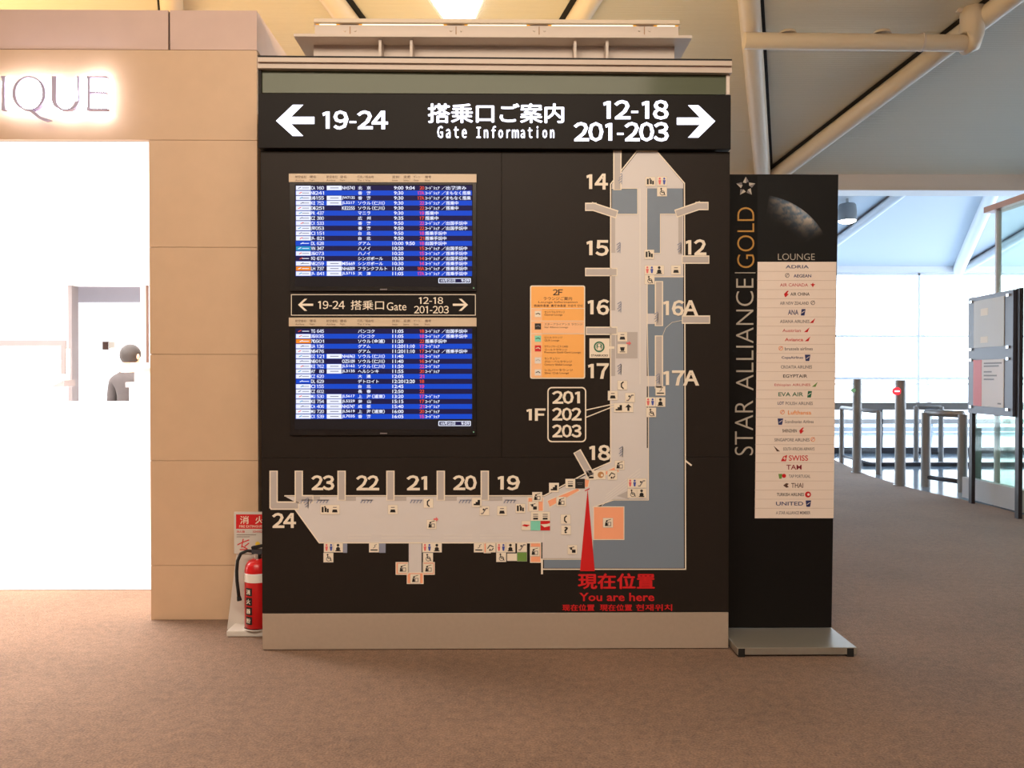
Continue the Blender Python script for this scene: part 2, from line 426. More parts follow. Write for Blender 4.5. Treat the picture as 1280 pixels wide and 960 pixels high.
# shop interior shell
YB = 10.5; DZ = at(130, 357, YB).z; dx0 = at(86, 400, YB).x; dx1 = at(186, 400, YB).x
sh = MB(); sh.box(-9.2, dx0, YB, YB + .12, 0, 3.15, SHOPW); sh.box(dx0, dx1, YB, YB + .12, DZ, 3.15, SHOPW); sh.box(dx1, XW - .25, YB, YB + .12, 0, 3.15, SHOPW)
struct('wall_shop', sh)
sh = MB(); sh.box(-9.2, XW - .25, 5.62, YB, 3.1, 3.15, SHOPW)
co = struct('ceiling', sh)
for (x0, y0, x1, y1) in ((57, 302, 80, 307), (28, 332, 42, 334), (168, 333, 184, 335)):
    def onc(px, py):
        d = FWD + RT * ((px - 640) / 1000) + UP * ((480 - py) / 1000); return EYE + d * (1.598 / d.z)
    A, B = onc(x0, y0), onc(x1, y1)
    s_ = MB(); s_.add([A, B, B + Vector((0, .12, 0)), A + Vector((0, .12, 0))], [(0, 1, 2, 3)], PGREY); s_.build('air_slot', co)
# doorway to the outside of the shop: dark frame and passage
dr = MB(); dr.box(dx0, dx0 + .05, YB - .02, YB + .14, 0, DZ, PGREY); dr.box(dx1 - .03, dx1, YB - .02, YB + .14, 0, DZ, PBROWN)
dr.box(dx1 - .1, dx1 - .03, YB - .02, YB + .14, 0, DZ, CREAM); dr.box(dx0 - .03, dx1 + .03, YB - .04, YB, DZ, DZ + .03, CREAM)
door = struct('door_1', dr)
sf = MB(); sf.box(dx0 - 2.5, dx1 + 1, YB + .12, 13.0, DZ + .01, DZ + .05, mat('passage_soffit', (105, 92, 98), .6)); sf.build('soffit', door)
sh = MB(); sh.box(-9.2, -2.2, 15.5, 15.6, 0, 4, SHOPW); sh.box(-9.3, -9.2, 5.0, 15.6, 0, 3.2, SHOPW); sh.box(-2.4, -2.3, YB + .12, 15.5, 0, 4, SHOPW)
struct('wall_passage', sh)
area('passage_lamp', (-5.5, 14, 3.0), (-5.5, 14.6, 0), 4, 1.4, 220, (.97, .96, 1))

# ================================================================== ROOF STRUTS
AR = .376
nodes = [at(224 - 368, 215, 12).x + .0, at(224, 215, 12).x, at(592, 215, 12).x, at(958, 215, 12).x, at(958, 215, 12).x + 4.4]
root = thing('roof_truss', 'cream tubular roof struts zigzagging under the warm ceiling nearest the gate board', 'roof truss', (nodes[2], 12, 4.5))
for x in nodes:
    for sgn in (-1, 1):
        y1 = 6.15; p = Vector((x + sgn * .05, 12, Zn(12) - .1)); q = Vector((x + sgn * AR * (12 - y1), y1, Zn(y1) - .1))
        s_ = MB(); s_.tube(p, q, .115, PIPE, 20); st = s_.build('strut', root)
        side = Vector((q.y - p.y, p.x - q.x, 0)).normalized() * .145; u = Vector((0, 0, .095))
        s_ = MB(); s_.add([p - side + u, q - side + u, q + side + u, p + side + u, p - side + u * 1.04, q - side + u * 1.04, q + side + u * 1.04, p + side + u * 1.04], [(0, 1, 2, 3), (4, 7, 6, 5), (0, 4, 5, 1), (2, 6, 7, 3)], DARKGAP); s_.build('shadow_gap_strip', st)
root = thing('roof_truss', 'pale tubular roof struts of the daylit far bay above the glazed wall', 'roof truss', (8, 21.4, 4.4))
n0 = at(1201, 332, 21.4).x
for k in range(-3, 2):
    x = n0 + 4.4 * k
    for sgn in (-1, 1):
        y1 = 15.6; p = Vector((x + sgn * .06, 21.4, Zf(21.4) - .1)); q = Vector((x + sgn * AR * (21.4 - y1) * .93, y1, Zf(y1) - .1))
        s_ = MB(); s_.tube(p, q, .15 if sgn < 0 else .11, PIPEW, 16); st = s_.build('strut', root)
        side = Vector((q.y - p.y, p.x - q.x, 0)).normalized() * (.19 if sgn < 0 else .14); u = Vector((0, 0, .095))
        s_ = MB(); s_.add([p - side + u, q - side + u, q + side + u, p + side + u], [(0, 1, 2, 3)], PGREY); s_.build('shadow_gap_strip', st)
P = at(1152, 378, 22.6)
root = thing('glazing_stay', 'slanting white tube with a thin stay outside the bright glazed wall', 'stay', (P.x, P.y, -.012))
s_ = MB(); s_.tube(P, at(1196, 336, 22.6), .19, PIPEW, 16); s_.build('tube', root)
Q = at(1165, 540, 22.6); Q.z = -.012
s_ = MB(); s_.tube(at(1150, 385, 22.6), Q, .05, PIPEW, 8); s_.build('thin_stay', root)

# horizontal pipe with upright elbow, upper right
Dp = 8.7
root = thing('duct_pipe', 'cream horizontal pipe with upright elbow hanging below the ceiling at upper right', 'pipe', at(1212, 50, Dp))
P0 = at(930, 51, Dp); P1 = at(1205, 54, Dp); R = .088
s_ = MB(); s_.tube(P0, P1, R, PIPE, 24); s_.build('horizontal_pipe', root)
E = at(1212, 50, Dp)
s_ = MB(); s_.path([P1, P1 + Vector((.06, 0, .012)), E + Vector((.02, 0, .06)), E + Vector((.03, 0, .2)), Vector((E.x + .03, Dp, Zn(Dp) + .02))], .125, PIPE, 20); s_.build('elbow_pipe', root)
s_ = MB(); s_.tube(at(1150, 53, Dp), at(1153, 53, Dp), R + .008, STEEL, 24); s_.tube(at(1196, 12, Dp) , at(1196, 12, Dp) + Vector((.25, 0, 0)), .03, STEEL); s_.build('joint_ring', root)
for x in (984, 1102):
    s_ = MB(); A = at(x, 41, Dp); s_.lathe(A + Vector((0, 0, -.02)), [(.1, 0), (.085, .03), (.05, .045), (0, .05)], PIPE, 16); s_.build('clamp_cap', root)
s_ = MB(); s_.tube(at(1226, 33, Dp + .15), at(1290, -12, Dp + .15), .06, PIPE, 16); s_.build('branch_pipe', root)

# ================================================================== STEEL UPLIGHT BEAM ABOVE THE BOARD
D = 4.9
L0 = at(367, 45, D); R0 = at(865, 46, D); zc = L0.z
root = thing('uplight_beam', 'pale steel beam luminaire with a row of glowing light slots above the gate board', 'luminaire', ((L0.x + R0.x) / 2, 5.05, zc - .3))
s_ = MB(); s_.box(L0.x, R0.x, 4.9, 5.24, zc - .002, zc + .014, STEEL); s_.build('top_flange', root)
wx0 = at(392, 60, 5.03).x; wx1 = at(843, 60, 5.03).x
s_ = MB(); s_.box(wx0, wx1, 5.03, 5.06, zc - .3, zc, STEEL); s_.box(L0.x + .05, R0.x - .05, 4.93, 5.22, zc - .32, zc - .3, STEEL); s_.build('web', root)
for x in (475, 514, 719, 759):
    X = at(x, 60, 4.92).x; s_ = MB()
    s_.add([(X - .008, 4.92, zc - .3), (X - .008, 4.92, zc - .02), (X - .008, 4.94, zc), (X - .008, 5.03, zc), (X - .008, 5.03, zc - .3),
            (X + .008, 4.92, zc - .3), (X + .008, 4.92, zc - .02), (X + .008, 4.94, zc), (X + .008, 5.03, zc), (X + .008, 5.03, zc - .3)],
           [(0, 1, 2, 3, 4), (9, 8, 7, 6, 5), (0, 5, 6, 1), (1, 6, 7, 2), (2, 7, 8, 3), (3, 8, 9, 4), (4, 9, 5, 0)], STEEL)
    s_.build('stiffener', root)
s_ = MB(); ax = at(393.5, 40, 4.93).x; bx = at(848, 40, 4.93).x; zb = at(600, 32, 4.93).z
s_.box(ax, bx, 4.93, 5.2, zc + .014, zb, STEEL)
bb = s_.build('lamp_housing', root)
for x in (437.5, 570, 674, 805.5):
    s_ = MB(); s_.pbox(x - .6, 33, x + .6, 43, 4.928, .002, JOINT)
    for dx in (-6.5, 6.5):
        A = at(x + dx, 38, 4.93); s_.tube(A, A - Vector((0, .006, 0)), .008, STEEL, 8)
    s_.build('joint_plate', bb)
zt = at(600, 23.5, 4.91).z; zu = at(600, 29, 4.91).z
s_ = MB(); s_.box(at(392, 26, 4.91).x, at(850, 26, 4.91).x, 4.91, 5.2, zu, zt, PIPE); s_.build('cover_plate', root, bevel=.004)
segs = ((397, 426), (450, 559), (581, 662), (685, 794), (816, 846))
for x0, x1 in segs:
    s_ = MB(); a_ = at(x0, 30, 4.97).x; b_ = at(x1, 30, 4.97).x
    s_.box(a_ + .02, b_ - .02, 4.932, 4.95, zb - .001, zu + .001, TUBEW); s_.box(a_, a_ + .02, 4.932, 4.95, zb, zu, TUBEO); s_.box(b_ - .02, b_, 4.932, 4.95, zb, zu, TUBEO)
    s_.build('light_slot', root)
for x0, x1 in ((394, 397), (426, 450), (559, 581), (662, 685), (794, 816), (846, 849)):
    a_ = at(x0, 30, 4.97).x; b_ = at(x1, 30, 4.97).x; s_ = MB(); s_.box(a_, b_, 4.935, 5.0, zb - .002, zu + .002, STEEL); s_.build('spacer_block', root)

# wedge ceiling lamp at top centre
Zp = lambda px, py, off: None
def onplane(px, py, drop=.0):
    n = Vector((0, .287, 1)).normalized(); p0 = Vector((0, 12, ZE - drop))
    return at(px, py, (p0, n))
s_ = MB(); A = [onplane(x, y, .05) for x, y in ((554, 24), (595, 24), (619, -34), (513, -34))]; B_ = [v + Vector((0, 0, .05)) for v in A]
s_.add(A, [(0, 1, 2, 3)], LAMPW); ctr = sum(A, Vector()) / 4
lr = thing('wedge_ceiling_lamp', 'white glowing wedge-shaped ceiling lamp above the middle of the gate board', 'ceiling lamp', ctr)
s_.build('diffuser', lr)
s_ = MB()
for p, q in zip(A, A[1:] + A[:1]): s_.tube(p, q, .018, WHITE, 8)
s_.build('frame', lr)

# ================================================================== GATE INFORMATION BOARD
D = 4.37
bl = at(327, 500, D).x; br = at(911.5, 500, D).x
board = thing('gate_information_board', 'tall black airport gate information wall board with terminal map and lit header', 'information board', ((bl + br) / 2, D, 0))
s_ = MB(); s_.box(bl + .15, br - .06, D + .06, D + .42, 0, at(600, 84, 4.42).z, DARKGAP); s_.build('carcass', board)
zb = at(600, 766, D).z; zg = at(600, 189, D).z; yj = at(600, 572, D).z; xj = at(627, 400, D).x
for (x0, x1, z0, z1) in ((bl, xj - .001, yj + .001, zg), (xj + .001, br, yj + .001, zg), (bl, br, zb + .001, yj - .001)):
    s_ = MB(); s_.box(x0, x1, D, D + .06, z0, z1, BLACKP); s_.build('face_panel', board, bevel=.0006)
s_ = MB(); s_.box(bl, br, D + .002, D + .08, 0.004, zb - .002, BEIGEM); s_.build('plinth', board, bevel=.002, label='beige metal plinth under the black board')
# header sign box
Dh = 4.335
hb = MB(); hb.pbox(322.5, 116.5, 913.5, 186.5, Dh, .09, HEADER); hd = hb.build('header_sign', board, bevel=.002)
dl = Dh - .001
s_ = MB(); s_.poly([(345, 151), (366, 131), (379, 131), (364, 146), (393, 146), (393, 155), (364, 155), (379, 170), (366, 170)], dl, EMW); s_.build('arrow', hd)
s_ = MB(); s_.poly([(894, 151.5), (873, 131.5), (860, 131.5), (875, 147), (846, 147), (846, 156), (875, 156), (860, 172), (873, 172)], dl, EMW); s_.build('arrow', hd)
for tx, b_, bold in (("19-24", (403, 138, 485, 162), .03), ("搭乗口ご案内", (535.5, 129.5, 704.5, 153.5), 0), ("12-18", (754, 125, 836, 149.5), .03), ("201-203", (717, 152.5, 836, 177), .03)):
    s_ = MB(); s_.text(tx, *b_, dl, EMW, bold, heavy=0 if bold else .7); s_.build('lettering', hd)
s_ = MB(); s_.text("Ｇａｔｅ", 547, 157.5, 583, 172.5, dl, EMW, 0, heavy=.5); s_.text("Ｉｎｆｏｒｍａｔｉｏｎ", 596, 157.5, 692.5, 172.5, dl, EMW, 0, heavy=.5); s_.build('lettering', hd)
# glass frieze and top rail
s_ = MB(); s_.pbox(325, 83, 908, 118, 4.42, .03, GREENGL); s_.build('glass_frieze', board, label='greenish glass strip above the header')
s_ = MB(); s_.pbox(322.5, 80, 326.5, 118, 4.405, .03, DARKGAP); s_.build('frieze_post', board)
s_ = MB(); s_.pbox(908, 84, 912, 118, 4.41, .03, STEEL); s_.build('frieze_post', board)
def slanted(y0l, y1l, y0r, y1r, d, dep, m, x0=322, x1=915):
    return MB().prism([(x0, y0l), (x1, y0r), (x1, y1r), (x0, y1l)], d, dep, m)
slanted(71.5, 77, 76, 82, 4.37, .12, RAILM).build('top_rail', board)
slanted(77, 85, 82, 91, 4.385, .1, RAILM).build('top_rail', board)
slanted(69.3, 71.5, 73.8, 76, 4.40, .1, DARKGAP).build('rail_gap', board)

M1 = nearer(D, 1); M2 = nearer(D, 2); M3 = nearer(D, 3); M4 = nearer(D, 4); M5 = nearer(D, 5); M6 = nearer(D, 6)
# --- map: apron
s_ = MB()
s_.poly([(809, 235), (853.5, 235), (855, 710), (680, 710), (680, 699), (728, 698), (741, 640), (765, 624), (810, 560)], M1, MAPBLUE)
s_.rect(765, 229, 798, 268, M1, MAPBLUE)
s_.build('map_apron', board, label='blue-grey apron area of the map')
# --- map: floor plan
s_ = MB()
s_.poly([(797, 190), (821, 190), (854, 229), (854, 235.5), (765, 235.5), (765, 230), (770, 224)], M2, MAPGREY)
s_.rect(797, 235, 808.5, 269, M2, MAPGREY); s_.rect(764, 268, 808.5, 347, M2, MAPGREY)
s_.rect(826, 268, 854, 347, M2, MAPGREY); s_.rect(808, 317, 827, 347, M2, MAPGREY)
s_.rect(764, 346, 808.5, 578, M2, MAPGREY); s_.rect(808, 392, 828, 405, M2, MAPGREY); s_.rect(808, 470, 828, 483, M2, MAPGREY)
s_.poly([(765, 577), (765, 560), (810, 560), (810, 624), (767, 624), (742, 635), (741, 698), (678, 698), (678, 678), (399, 678), (369, 637), (338, 637), (338, 628), (370, 628), (357, 621), (680, 621)], M2, MAPGREY)
s_.rect(511, 677, 527, 728, M2, MAPGREY)
s_.build('map_floor_plan', board, label='pale grey terminal floor plan of the map')
s_ = MB()
s_.rect(780, 415, 797, 448, M3, MAPMID); s_.rect(764, 268, 769, 316, M3, MAPMID); s_.rect(764, 345, 769, 388, M3, MAPMID); s_.rect(764, 418, 769, 470, M3, MAPMID)
s_.rect(848, 268, 853, 318, M3, MAPMID); s_.rect(770, 416, 797, 448, M3, MAPMID); s_.poly([(771, 620), (788, 612), (806, 604), (806, 612), (785, 624)], M3, MAPMID)
s_.poly([(375, 621), (400, 621), (400, 626), (375, 626)], M3, MAPMID)
for x0, x1 in ((425, 445), (487, 508), (550, 571), (606, 628)): s_.rect(x0, 621, x1, 626, M3, MAPMID)
s_.rect(429, 679, 434, 691, M3, HATCH); s_.rect(474, 679, 482, 691, M3, HATCH)
for yy in (669, 672.5):
    for x0, x1 in ((435, 464), (477, 538), (555, 590), (600, 640)): s_.line([(x0, yy), (x1, yy)], .7, M3, MAPLIGHT)
s_.line([(800, 236), (800, 480)], 1.2, M3, MAPLIGHT); s_.line([(679, 634), (679, 678)], .7, M3, MAPLIGHT)
for k in range(4): s_.line([(752 + 2 * k, 632 - k * 4.5), (800, 598 - k * 4)], .7, M3, MAPLIGHT)
s_.build('map_detail', board, kind='stuff')
s_ = MB(); C = CREAM
s_.line([(763.3, 590 - 12), (763.3, 230), (796, 189), (821, 189), (855.5, 229), (857, 711.5), (678, 711.5)], 1.5, M4, C)
s_.line([(677.5, 717), (677.5, 699)], 2.4, M4, C); s_.line([(677, 699), (727, 699)], 1.2, M4, C)
s_.line([(763.3, 577.5), (736, 589.5), (680, 619.8), (356, 619.8)], 1.5, M4, C)
s_.line([(369, 637), (399, 678.5), (676, 678.5)], 1.5, M4, C)
s_.line([(741, 634), (767, 625), (810.5, 625), (810.5, 483), (809, 405.5), (809, 345.5)], 1.1, M4, C)
s_.line([(765, 267.7), (797, 267.7), (797, 235.5), (765, 235.5)], .9, M4, C); s_.line([(808.5, 235.5), (808.5, 316.5), (825.5, 316.5), (825.5, 267.5), (852, 267.5)], .9, M4, C)
s_.line([(809, 345.5), (854, 345.5)], 1, M4, C); s_.line([(857, 576), (864, 581.5)], 2, M4, C)
s_.line([(733, 512.5), (767, 505)], 1.3, M4, C); s_.line([(733, 521.5), (767, 508)], 1.3, M4, C)
s_.line([(828, 420), (832, 410), (840, 403), (852, 400.5)], .5, M4, C)
s_.build('map_outline', board, kind='stuff')
# jetways
for pts in ([(342, 592), (342, 632), (370, 632)], [(373.5, 592), (373.5, 624), (388, 624)], [(427, 592), (427, 622)], [(488, 592), (488, 622)], [(551, 592), (551, 622)], [(606, 592), (606, 622)],
            [(771.7, 189), (771.7, 234)], [(735, 258.5), (742, 258.5), (768, 267)], [(735, 340), (768, 340)], [(736, 413.5), (768, 413.5)], [(723, 567), (737, 592)],
            [(882, 257.5), (873, 257.5), (848, 266)], [(856, 324.5), (883, 324.5)], [(856, 399.5), (884, 399.5)], [(823.7, 355), (823.7, 404)], [(823.7, 423), (823.7, 482)]):
    s_ = MB(); s_.line(pts, 10.4, M4, CREAM); s_.line(pts, 7.4, M5, MAPMID); s_.build('map_jetway', board)
# orange areas
for pts in ([(742, 633.5), (780, 633.5), (780, 674.5), (742, 674.5)], [(684, 626), (722, 610), (725, 613), (687, 634)], [(660, 622), (679, 622), (679, 639), (660, 639)], [(663, 678), (676, 678), (676, 703), (663, 703)],
            [(731, 598), (737, 600), (735, 609), (730, 609)], [(755, 590), (772, 582), (774, 590), (757, 594)], [(509, 716), (529, 716), (529, 729.5), (509, 729.5)], [(495, 703), (510, 703), (510, 718), (495, 718)], [(529, 703), (543, 703), (543, 718), (529, 718)], [(605, 679), (613, 679), (613, 691), (605, 691)]):
    s_ = MB(); s_.poly(pts, M3, MAPORANGE); s_.line(pts, 1, M4, CREAM, True); s_.build('map_shop_area', board)
s_ = MB(); s_.poly([(734.5, 611), (743.5, 714), (725, 714)], M6, PREDW); s_.poly([(731, 613), (737, 610), (737, 611.5), (731, 614)], M6, PREDW); s_.build('position_wedge', board, label='red wedge marking the viewer\'s position')
# gate-numbers
for tx, b_ in (("14", (733, 217, 760, 237)), ("15", (733, 300, 761, 320)), ("16", (734.5, 374, 761.5, 394)), ("17", (735, 454, 761, 473.5)), ("12", (857, 299, 883, 319)),
               ("18", (736.5, 556, 763, 576)), ("16A", (829, 375, 873, 395)), ("17A", (829, 463, 874, 482)), ("1F", (658, 510.5, 682, 526)), ("201", (690, 488.5, 725, 505)), ("202", (690, 509.5, 727, 526)), ("203", (690, 530.5, 727, 547)),
               ("23", (389, 594, 418, 613)), ("22", (445, 594, 474, 613)), ("21", (508, 594, 534, 613)), ("20", (566, 594, 596, 613)), ("19", (622, 594, 650, 613)), ("24", (340, 641, 370, 660))):
    s_ = MB(); s_.text(tx, *b_, M6, CREAM, .035); s_.build('gate_number', board)
def rrect(x0, y0, x1, y1, r, n=5):
    o = []
    for cx, cy, a in ((x1 - r, y0 + r, -90), (x1 - r, y1 - r, 0), (x0 + r, y1 - r, 90), (x0 + r, y0 + r, 180)):
        o += [(cx + r * math.cos(math.radians(a + 90 * i / n)), cy + r * math.sin(math.radians(a + 90 * i / n))) for i in range(n + 1)]
    return o
s_ = MB(); s_.line(rrect(685, 484.5, 732, 552, 5), 1.6, M4, CREAM, True); s_.build('number_frame', board)
for tx, b_ in (("現在位置", (723, 717, 818, 736)), ("You are here", (724, 741, 818, 751.5)), ("现在位置", (703, 755.5, 743, 763.5)), ("現在位置", (750, 755.5, 790, 763.5)), ("현재위치", (795, 755.5, 840, 763.5))):
    s_ = MB(); s_.text(tx, *b_, M5, PRED, .02 if tx.isascii() else 0, heavy=0 if tx.isascii() else (.7 if b_[1] < 730 else .25)); s_.build('red_lettering', board)

# pictograms
def icon(kind, x, y, w=12, h=11.5, bg=CREAM, plain=False):
    """x, y: centre px"""
    s = MB(); A = M5; B = M6
    if not plain: s.rect(x - w / 2 - .3, y - h / 2 - .3, x + w / 2 + .3, y + h / 2 + .3, nearer(A, -.5), MAPMID)
    s.rect(x - w / 2, y - h / 2, x + w / 2, y + h / 2, A, bg)
    u = w / 12
    if kind == 'toilet':
        for dx, m in ((-2.8, PPINK), (2.8, PBLUE)):
            s.disc(x + dx * u, y - 3.2, 1.3 * u, B, m); s.poly([(x + (dx - 1.8) * u, y - 1.4), (x + (dx + 1.8) * u, y - 1.4), (x + (dx + .9) * u, y + 4), (x + (dx - .9) * u, y + 4)], B, m)
    elif kind == 'wheelchair':
        s.ring(x + .3 * u, y + 1.6, 2.7 * u, .8, B, PGREY); s.disc(x - 1 * u, y - 3.6, 1.1, B, PBLACK); s.line([(x - 1 * u, y - 2.2), (x - .4 * u, y + 1), (x + 2.4 * u, y + 1), (x + 3.6 * u, y + 4)], 1, B, PBLACK)
    elif kind == 'baby':
        s.disc(x, y - 3, 1.7 * u, B, PBLACK); s.disc(x, y + 1.8, 2.6 * u, B, PBLACK); s.line([(x - 3 * u, y + 4), (x + 3 * u, y + 4)], 1.2, B, PBLACK)
    elif kind == 'phone':
        s.line([(x + 1, y - 4), (x - 1.2, y - 2), (x - 1.2, y + 2), (x + 1, y + 4)], 1.6, B, PBLACK)
    elif kind == 'shop':
        s.rect(x - .5, y - 1, x + 4 * u, y + 4, B, PGREY); s.rect(x + .4, y - .2, x + 3.2 * u, y + 3.2, nearer(B, 1), bg); s.poly([(x - 4 * u, y + 4), (x - 3.2 * u, y - 1), (x - .8, y), (x - .4, y + 4)], B, PBLACK); s.disc(x - 1.6 * u, y - 2, 1.2, B, PBLACK); s.line([(x - 1, y - 3), (x + 3.6 * u, y - 4.4)], .7, B, PBLACK)
    elif kind == 'lounge':
        s.poly([(x - 3.5 * u, y + 3.5), (x - 2.6 * u, y - .2), (x + 2.6 * u, y - .2), (x + 3.5 * u, y + 3.5)], B, PBLACK); s.line([(x - 2 * u, y - 2.8), (x + 2 * u, y - 2.8)], 1, B, PGREY)
    elif kind == 'elevator':
        s.rect(x - 4.4 * u, y - 3.5, x - 2 * u, y + 3.5, B, PBLACK); s.rect(x - .8 * u, y - 2.5, x + 1.8 * u, y + 3, B, PBLACK); s.rect(x + 2.2 * u, y - 1, x + 4.4 * u, y + 3.5, B, PBLACK); s.disc(x - .4, y - 3.4, 1, B, PBLACK)
    elif kind == 'escalator':
        s.line([(x - 4 * u, y + 3.5), (x - 2 * u, y + 3.5), (x + 2 * u, y - 3), (x + 4 * u, y - 3)], 1.3, B, PGREY); s.disc(x - 1, y - 1.6, 1.2, B, PBLACK)
    elif kind == 'stairs':
        s.poly([(x - 4 * u, y + 3.5), (x - 4 * u, y + 1.6), (x - 1.5 * u, y + 1.6), (x - 1.5 * u, y - .6), (x + 1 * u, y - .6), (x + 1 * u, y - 3.2), (x + 4 * u, y - 3.2), (x + 4 * u, y + 3.5)], B, PBLACK)
    elif kind == 'cup':
        s.poly([(x - 3 * u, y - 2), (x + 3 * u, y - 2), (x + 2 * u, y + 2.6), (x - 2 * u, y + 2.6)], B, PBLACK); s.line([(x - 3 * u, y + 3.8), (x + 3 * u, y + 3.8)], .9, B, PBLACK)
    elif kind == 'up':
        s.poly([(x, y - 4.4), (x + 4, y - .3), (x + 1.3, y - .3), (x + 1.3, y + 4), (x - 1.3, y + 4), (x - 1.3, y - .3), (x - 4, y - .3)], B, PBLACK)
    elif kind == 'query': s.text('?', x - 2.4, y - 4, x + 2.4, y + 4, B, PBLACK, .03)
    elif kind == 'smoking':
        s.line([(x - 4 * u, y + 3), (x + 4 * u, y + 3)], 1.4, B, PBLACK); s.line([(x - 1, y + .6), (x + 1.5, y - 1), (x + .6, y - 2.6), (x + 3, y - 4)], .8, B, PGREY)
    elif kind == 'water': s.line([(x - 4, y + 1), (x - 1, y - 3), (x + 3, y - 1)], 1.2, B, PBLACK); s.disc(x - 1, y + 3, 1.2, B, PBLACK); s.line([(x + 1, y + 3.5), (x + 3, y + 1)], 1.2, B, PBLACK)
    elif kind == 'text3':
        for k in (-2.6, -.2): s.line([(x - 2.8, y + k), (x + 2.8, y + k)], 1, B, PGREY)
        s.rect(x - 3, y + 1.6, x + 3, y + 4, B, PBLACK)
    elif kind == 'dark': s.line([(x - 3.5, y - 1), (x + 3.5, y - 1)], .7, B, PGREY); s.line([(x - 2.5, y + 1), (x + 2.5, y + 1)], .6, B, PGREY)
    elif kind == 'redtag': s.poly([(x - w / 2, y), (x - 2, y - 1.6), (x + 5, y - .8), (x + 1, y + 1.6)], B, PRED)
    elif kind == 'redcard': s.poly([(x - w / 2, y - 1.5), (x + 2, y - 2), (x + w / 2, y - 3), (x + w / 2, y + .5), (x - 1, y + 2)], B, CREAM)
    elif kind == 'food': s.disc(x, y, 4, B, mat('tan_print', (190, 140, 90))); s.disc(x + 1.4, y + .5, 1.5, nearer(B, 1), CREAM)
    elif kind == 'passport': s.disc(x - 1.5, y - 1, 1.4, B, PBLACK); s.rect(x - .6, y, x + 4, y + 4, B, PBLACK); s.line([(x - 4, y - 2), (x + 2, y - 3.4)], .8, B, PBLACK)
    s.build('pictogram', board)
for k, x, y in (('elevator', 813, 227), ('toilet', 827.5, 226.5), ('wheelchair', 827.5, 239.5), ('elevator', 811.5, 318), ('toilet', 812, 337.5), ('baby', 824, 337.5), ('lounge', 845, 337.5), ('wheelchair', 812, 349.5),
                ('lounge', 778, 421), ('cup', 778, 436), ('phone', 778, 481.5), ('lounge', 766, 494.5), ('escalator', 787.5, 497), ('stairs', 773.5, 509.5), ('up', 785.5, 509.5),
                ('smoking', 825.5, 488.5), ('toilet', 813, 502.5), ('baby', 825.5, 502.5), ('wheelchair', 814, 515.5), ('shop', 774.5, 581.5), ('water', 765.5, 594), ('text3', 739, 594), ('food', 751, 593.5),
                ('toilet', 790.5, 604), ('escalator', 802, 604), ('wheelchair', 790.5, 616.5), ('baby', 802, 616.5), ('stairs', 692.5, 609.5), ('text3', 713, 604.5), ('shop', 671.5, 621), ('shop', 701.5, 627), ('passport', 667, 633),
                ('elevator', 650.5, 635.5), ('text3', 669.5, 645.5), ('phone', 707, 649), ('query', 707.5, 662.5), ('shop', 760, 653.5), ('passport', 715.5, 687), ('shop', 668.5, 689.5), ('escalator', 652.5, 684),
                ('toilet', 411, 684.5), ('baby', 422.5, 684.5), ('wheelchair', 410.5, 697), ('smoking', 467.5, 684.5), ('toilet', 534, 684.5), ('baby', 546, 684.5), ('wheelchair', 535, 697), ('shop', 503.5, 710.5), ('shop', 535.5, 710.5), ('shop', 519, 723.5),
                ('smoking', 598.5, 684.5), ('water', 613.5, 684.5), ('toilet', 626.5, 684.5), ('baby', 638, 684.5), ('wheelchair', 626.5, 696.5), ('elevator', 406.5, 637), ('lounge', 418.5, 637), ('lounge', 491, 637), ('phone', 535.5, 629), ('shop', 539.5, 655.5), ('stairs', 596, 628), ('escalator', 605.5, 638.5), ('lounge', 627.5, 638.5)):
    icon(k, x, y)
icon('text3', 681.5, 645.5); icon('redtag', 657.5, 657, 11); icon('', 669.5, 657, 12, 12, PMINT); icon('redcard', 681.5, 657, 12, 12, PRED); icon('dark', 725, 604.5, 12, 12, PBLACK); icon('', 652.5, 696, 12, 11, PLIME); icon('', 640, 696.5, 12, 9)
s_ = MB()
for x, y, v in ((775, 225, 1), (773, 311, 1), (774, 385, 1), (774, 463, 1), (776, 566, 1), (849, 311, 1), (820, 398, 1), (822, 475, 1), (383, 630, 1), (403, 627, 0), (458, 627, 0), (520, 627, 0), (581, 627, 0), (637, 627, 0), (383, 627, 0)):
    for k in range(4):
        if v: s_.line([(x - 2 + k % 2, y - 5 + 3 * k), (x + 2, y - 8 + 3 * k)], 1, M5, HATCH); s_.line([(x + 2.5, y - 7), (x + 2, y + 5)], .8, M5, HATCH)
        else: s_.line([(x - 7 + 4 * k, y + 1.5), (x - 5 + 4 * k, y - 1.8)], 1.2, M5, HATCH); s_.line([(x - 6, y - 2), (x + 8, y - 2)], .8, M5, HATCH)
for x, y in ((786, 429), (545, 649)): s_.poly([(x - 3, y - 1), (x, y - 1), (x, y - 3), (x + 3, y), (x, y + 3), (x, y + 1), (x - 3, y + 1)], M6, PPINK)
s_.build('seat_marks', board, kind='stuff')
# cafe logo tile
s_ = MB(); s_.rect(736.8, 423, 762, 447.5, M4, CREAM); s_.poly([(762, 433), (768, 433), (768, 436), (762, 436)], M4, CREAM)
s_.disc(749, 433.5, 6.8, M5, PGREEN, 20); s_.ring(749, 433.5, 4.6, .6, M6, CREAM)
s_.disc(749, 431.6, 1.8, M6, CREAM); s_.poly([(746.5, 437.5), (747.5, 433.6), (750.5, 433.6), (751.5, 437.5)], M6, CREAM)
s_.line([(745.6, 432), (746, 436.5)], .7, M6, CREAM); s_.line([(752.4, 432), (752, 436.5)], .7, M6, CREAM)
s_.text('STARBUCKS', 739, 443, 760, 445.6, M5, PBLACK, .02); s_.build('cafe_tile', board, label='cream tile with a round green cafe emblem')
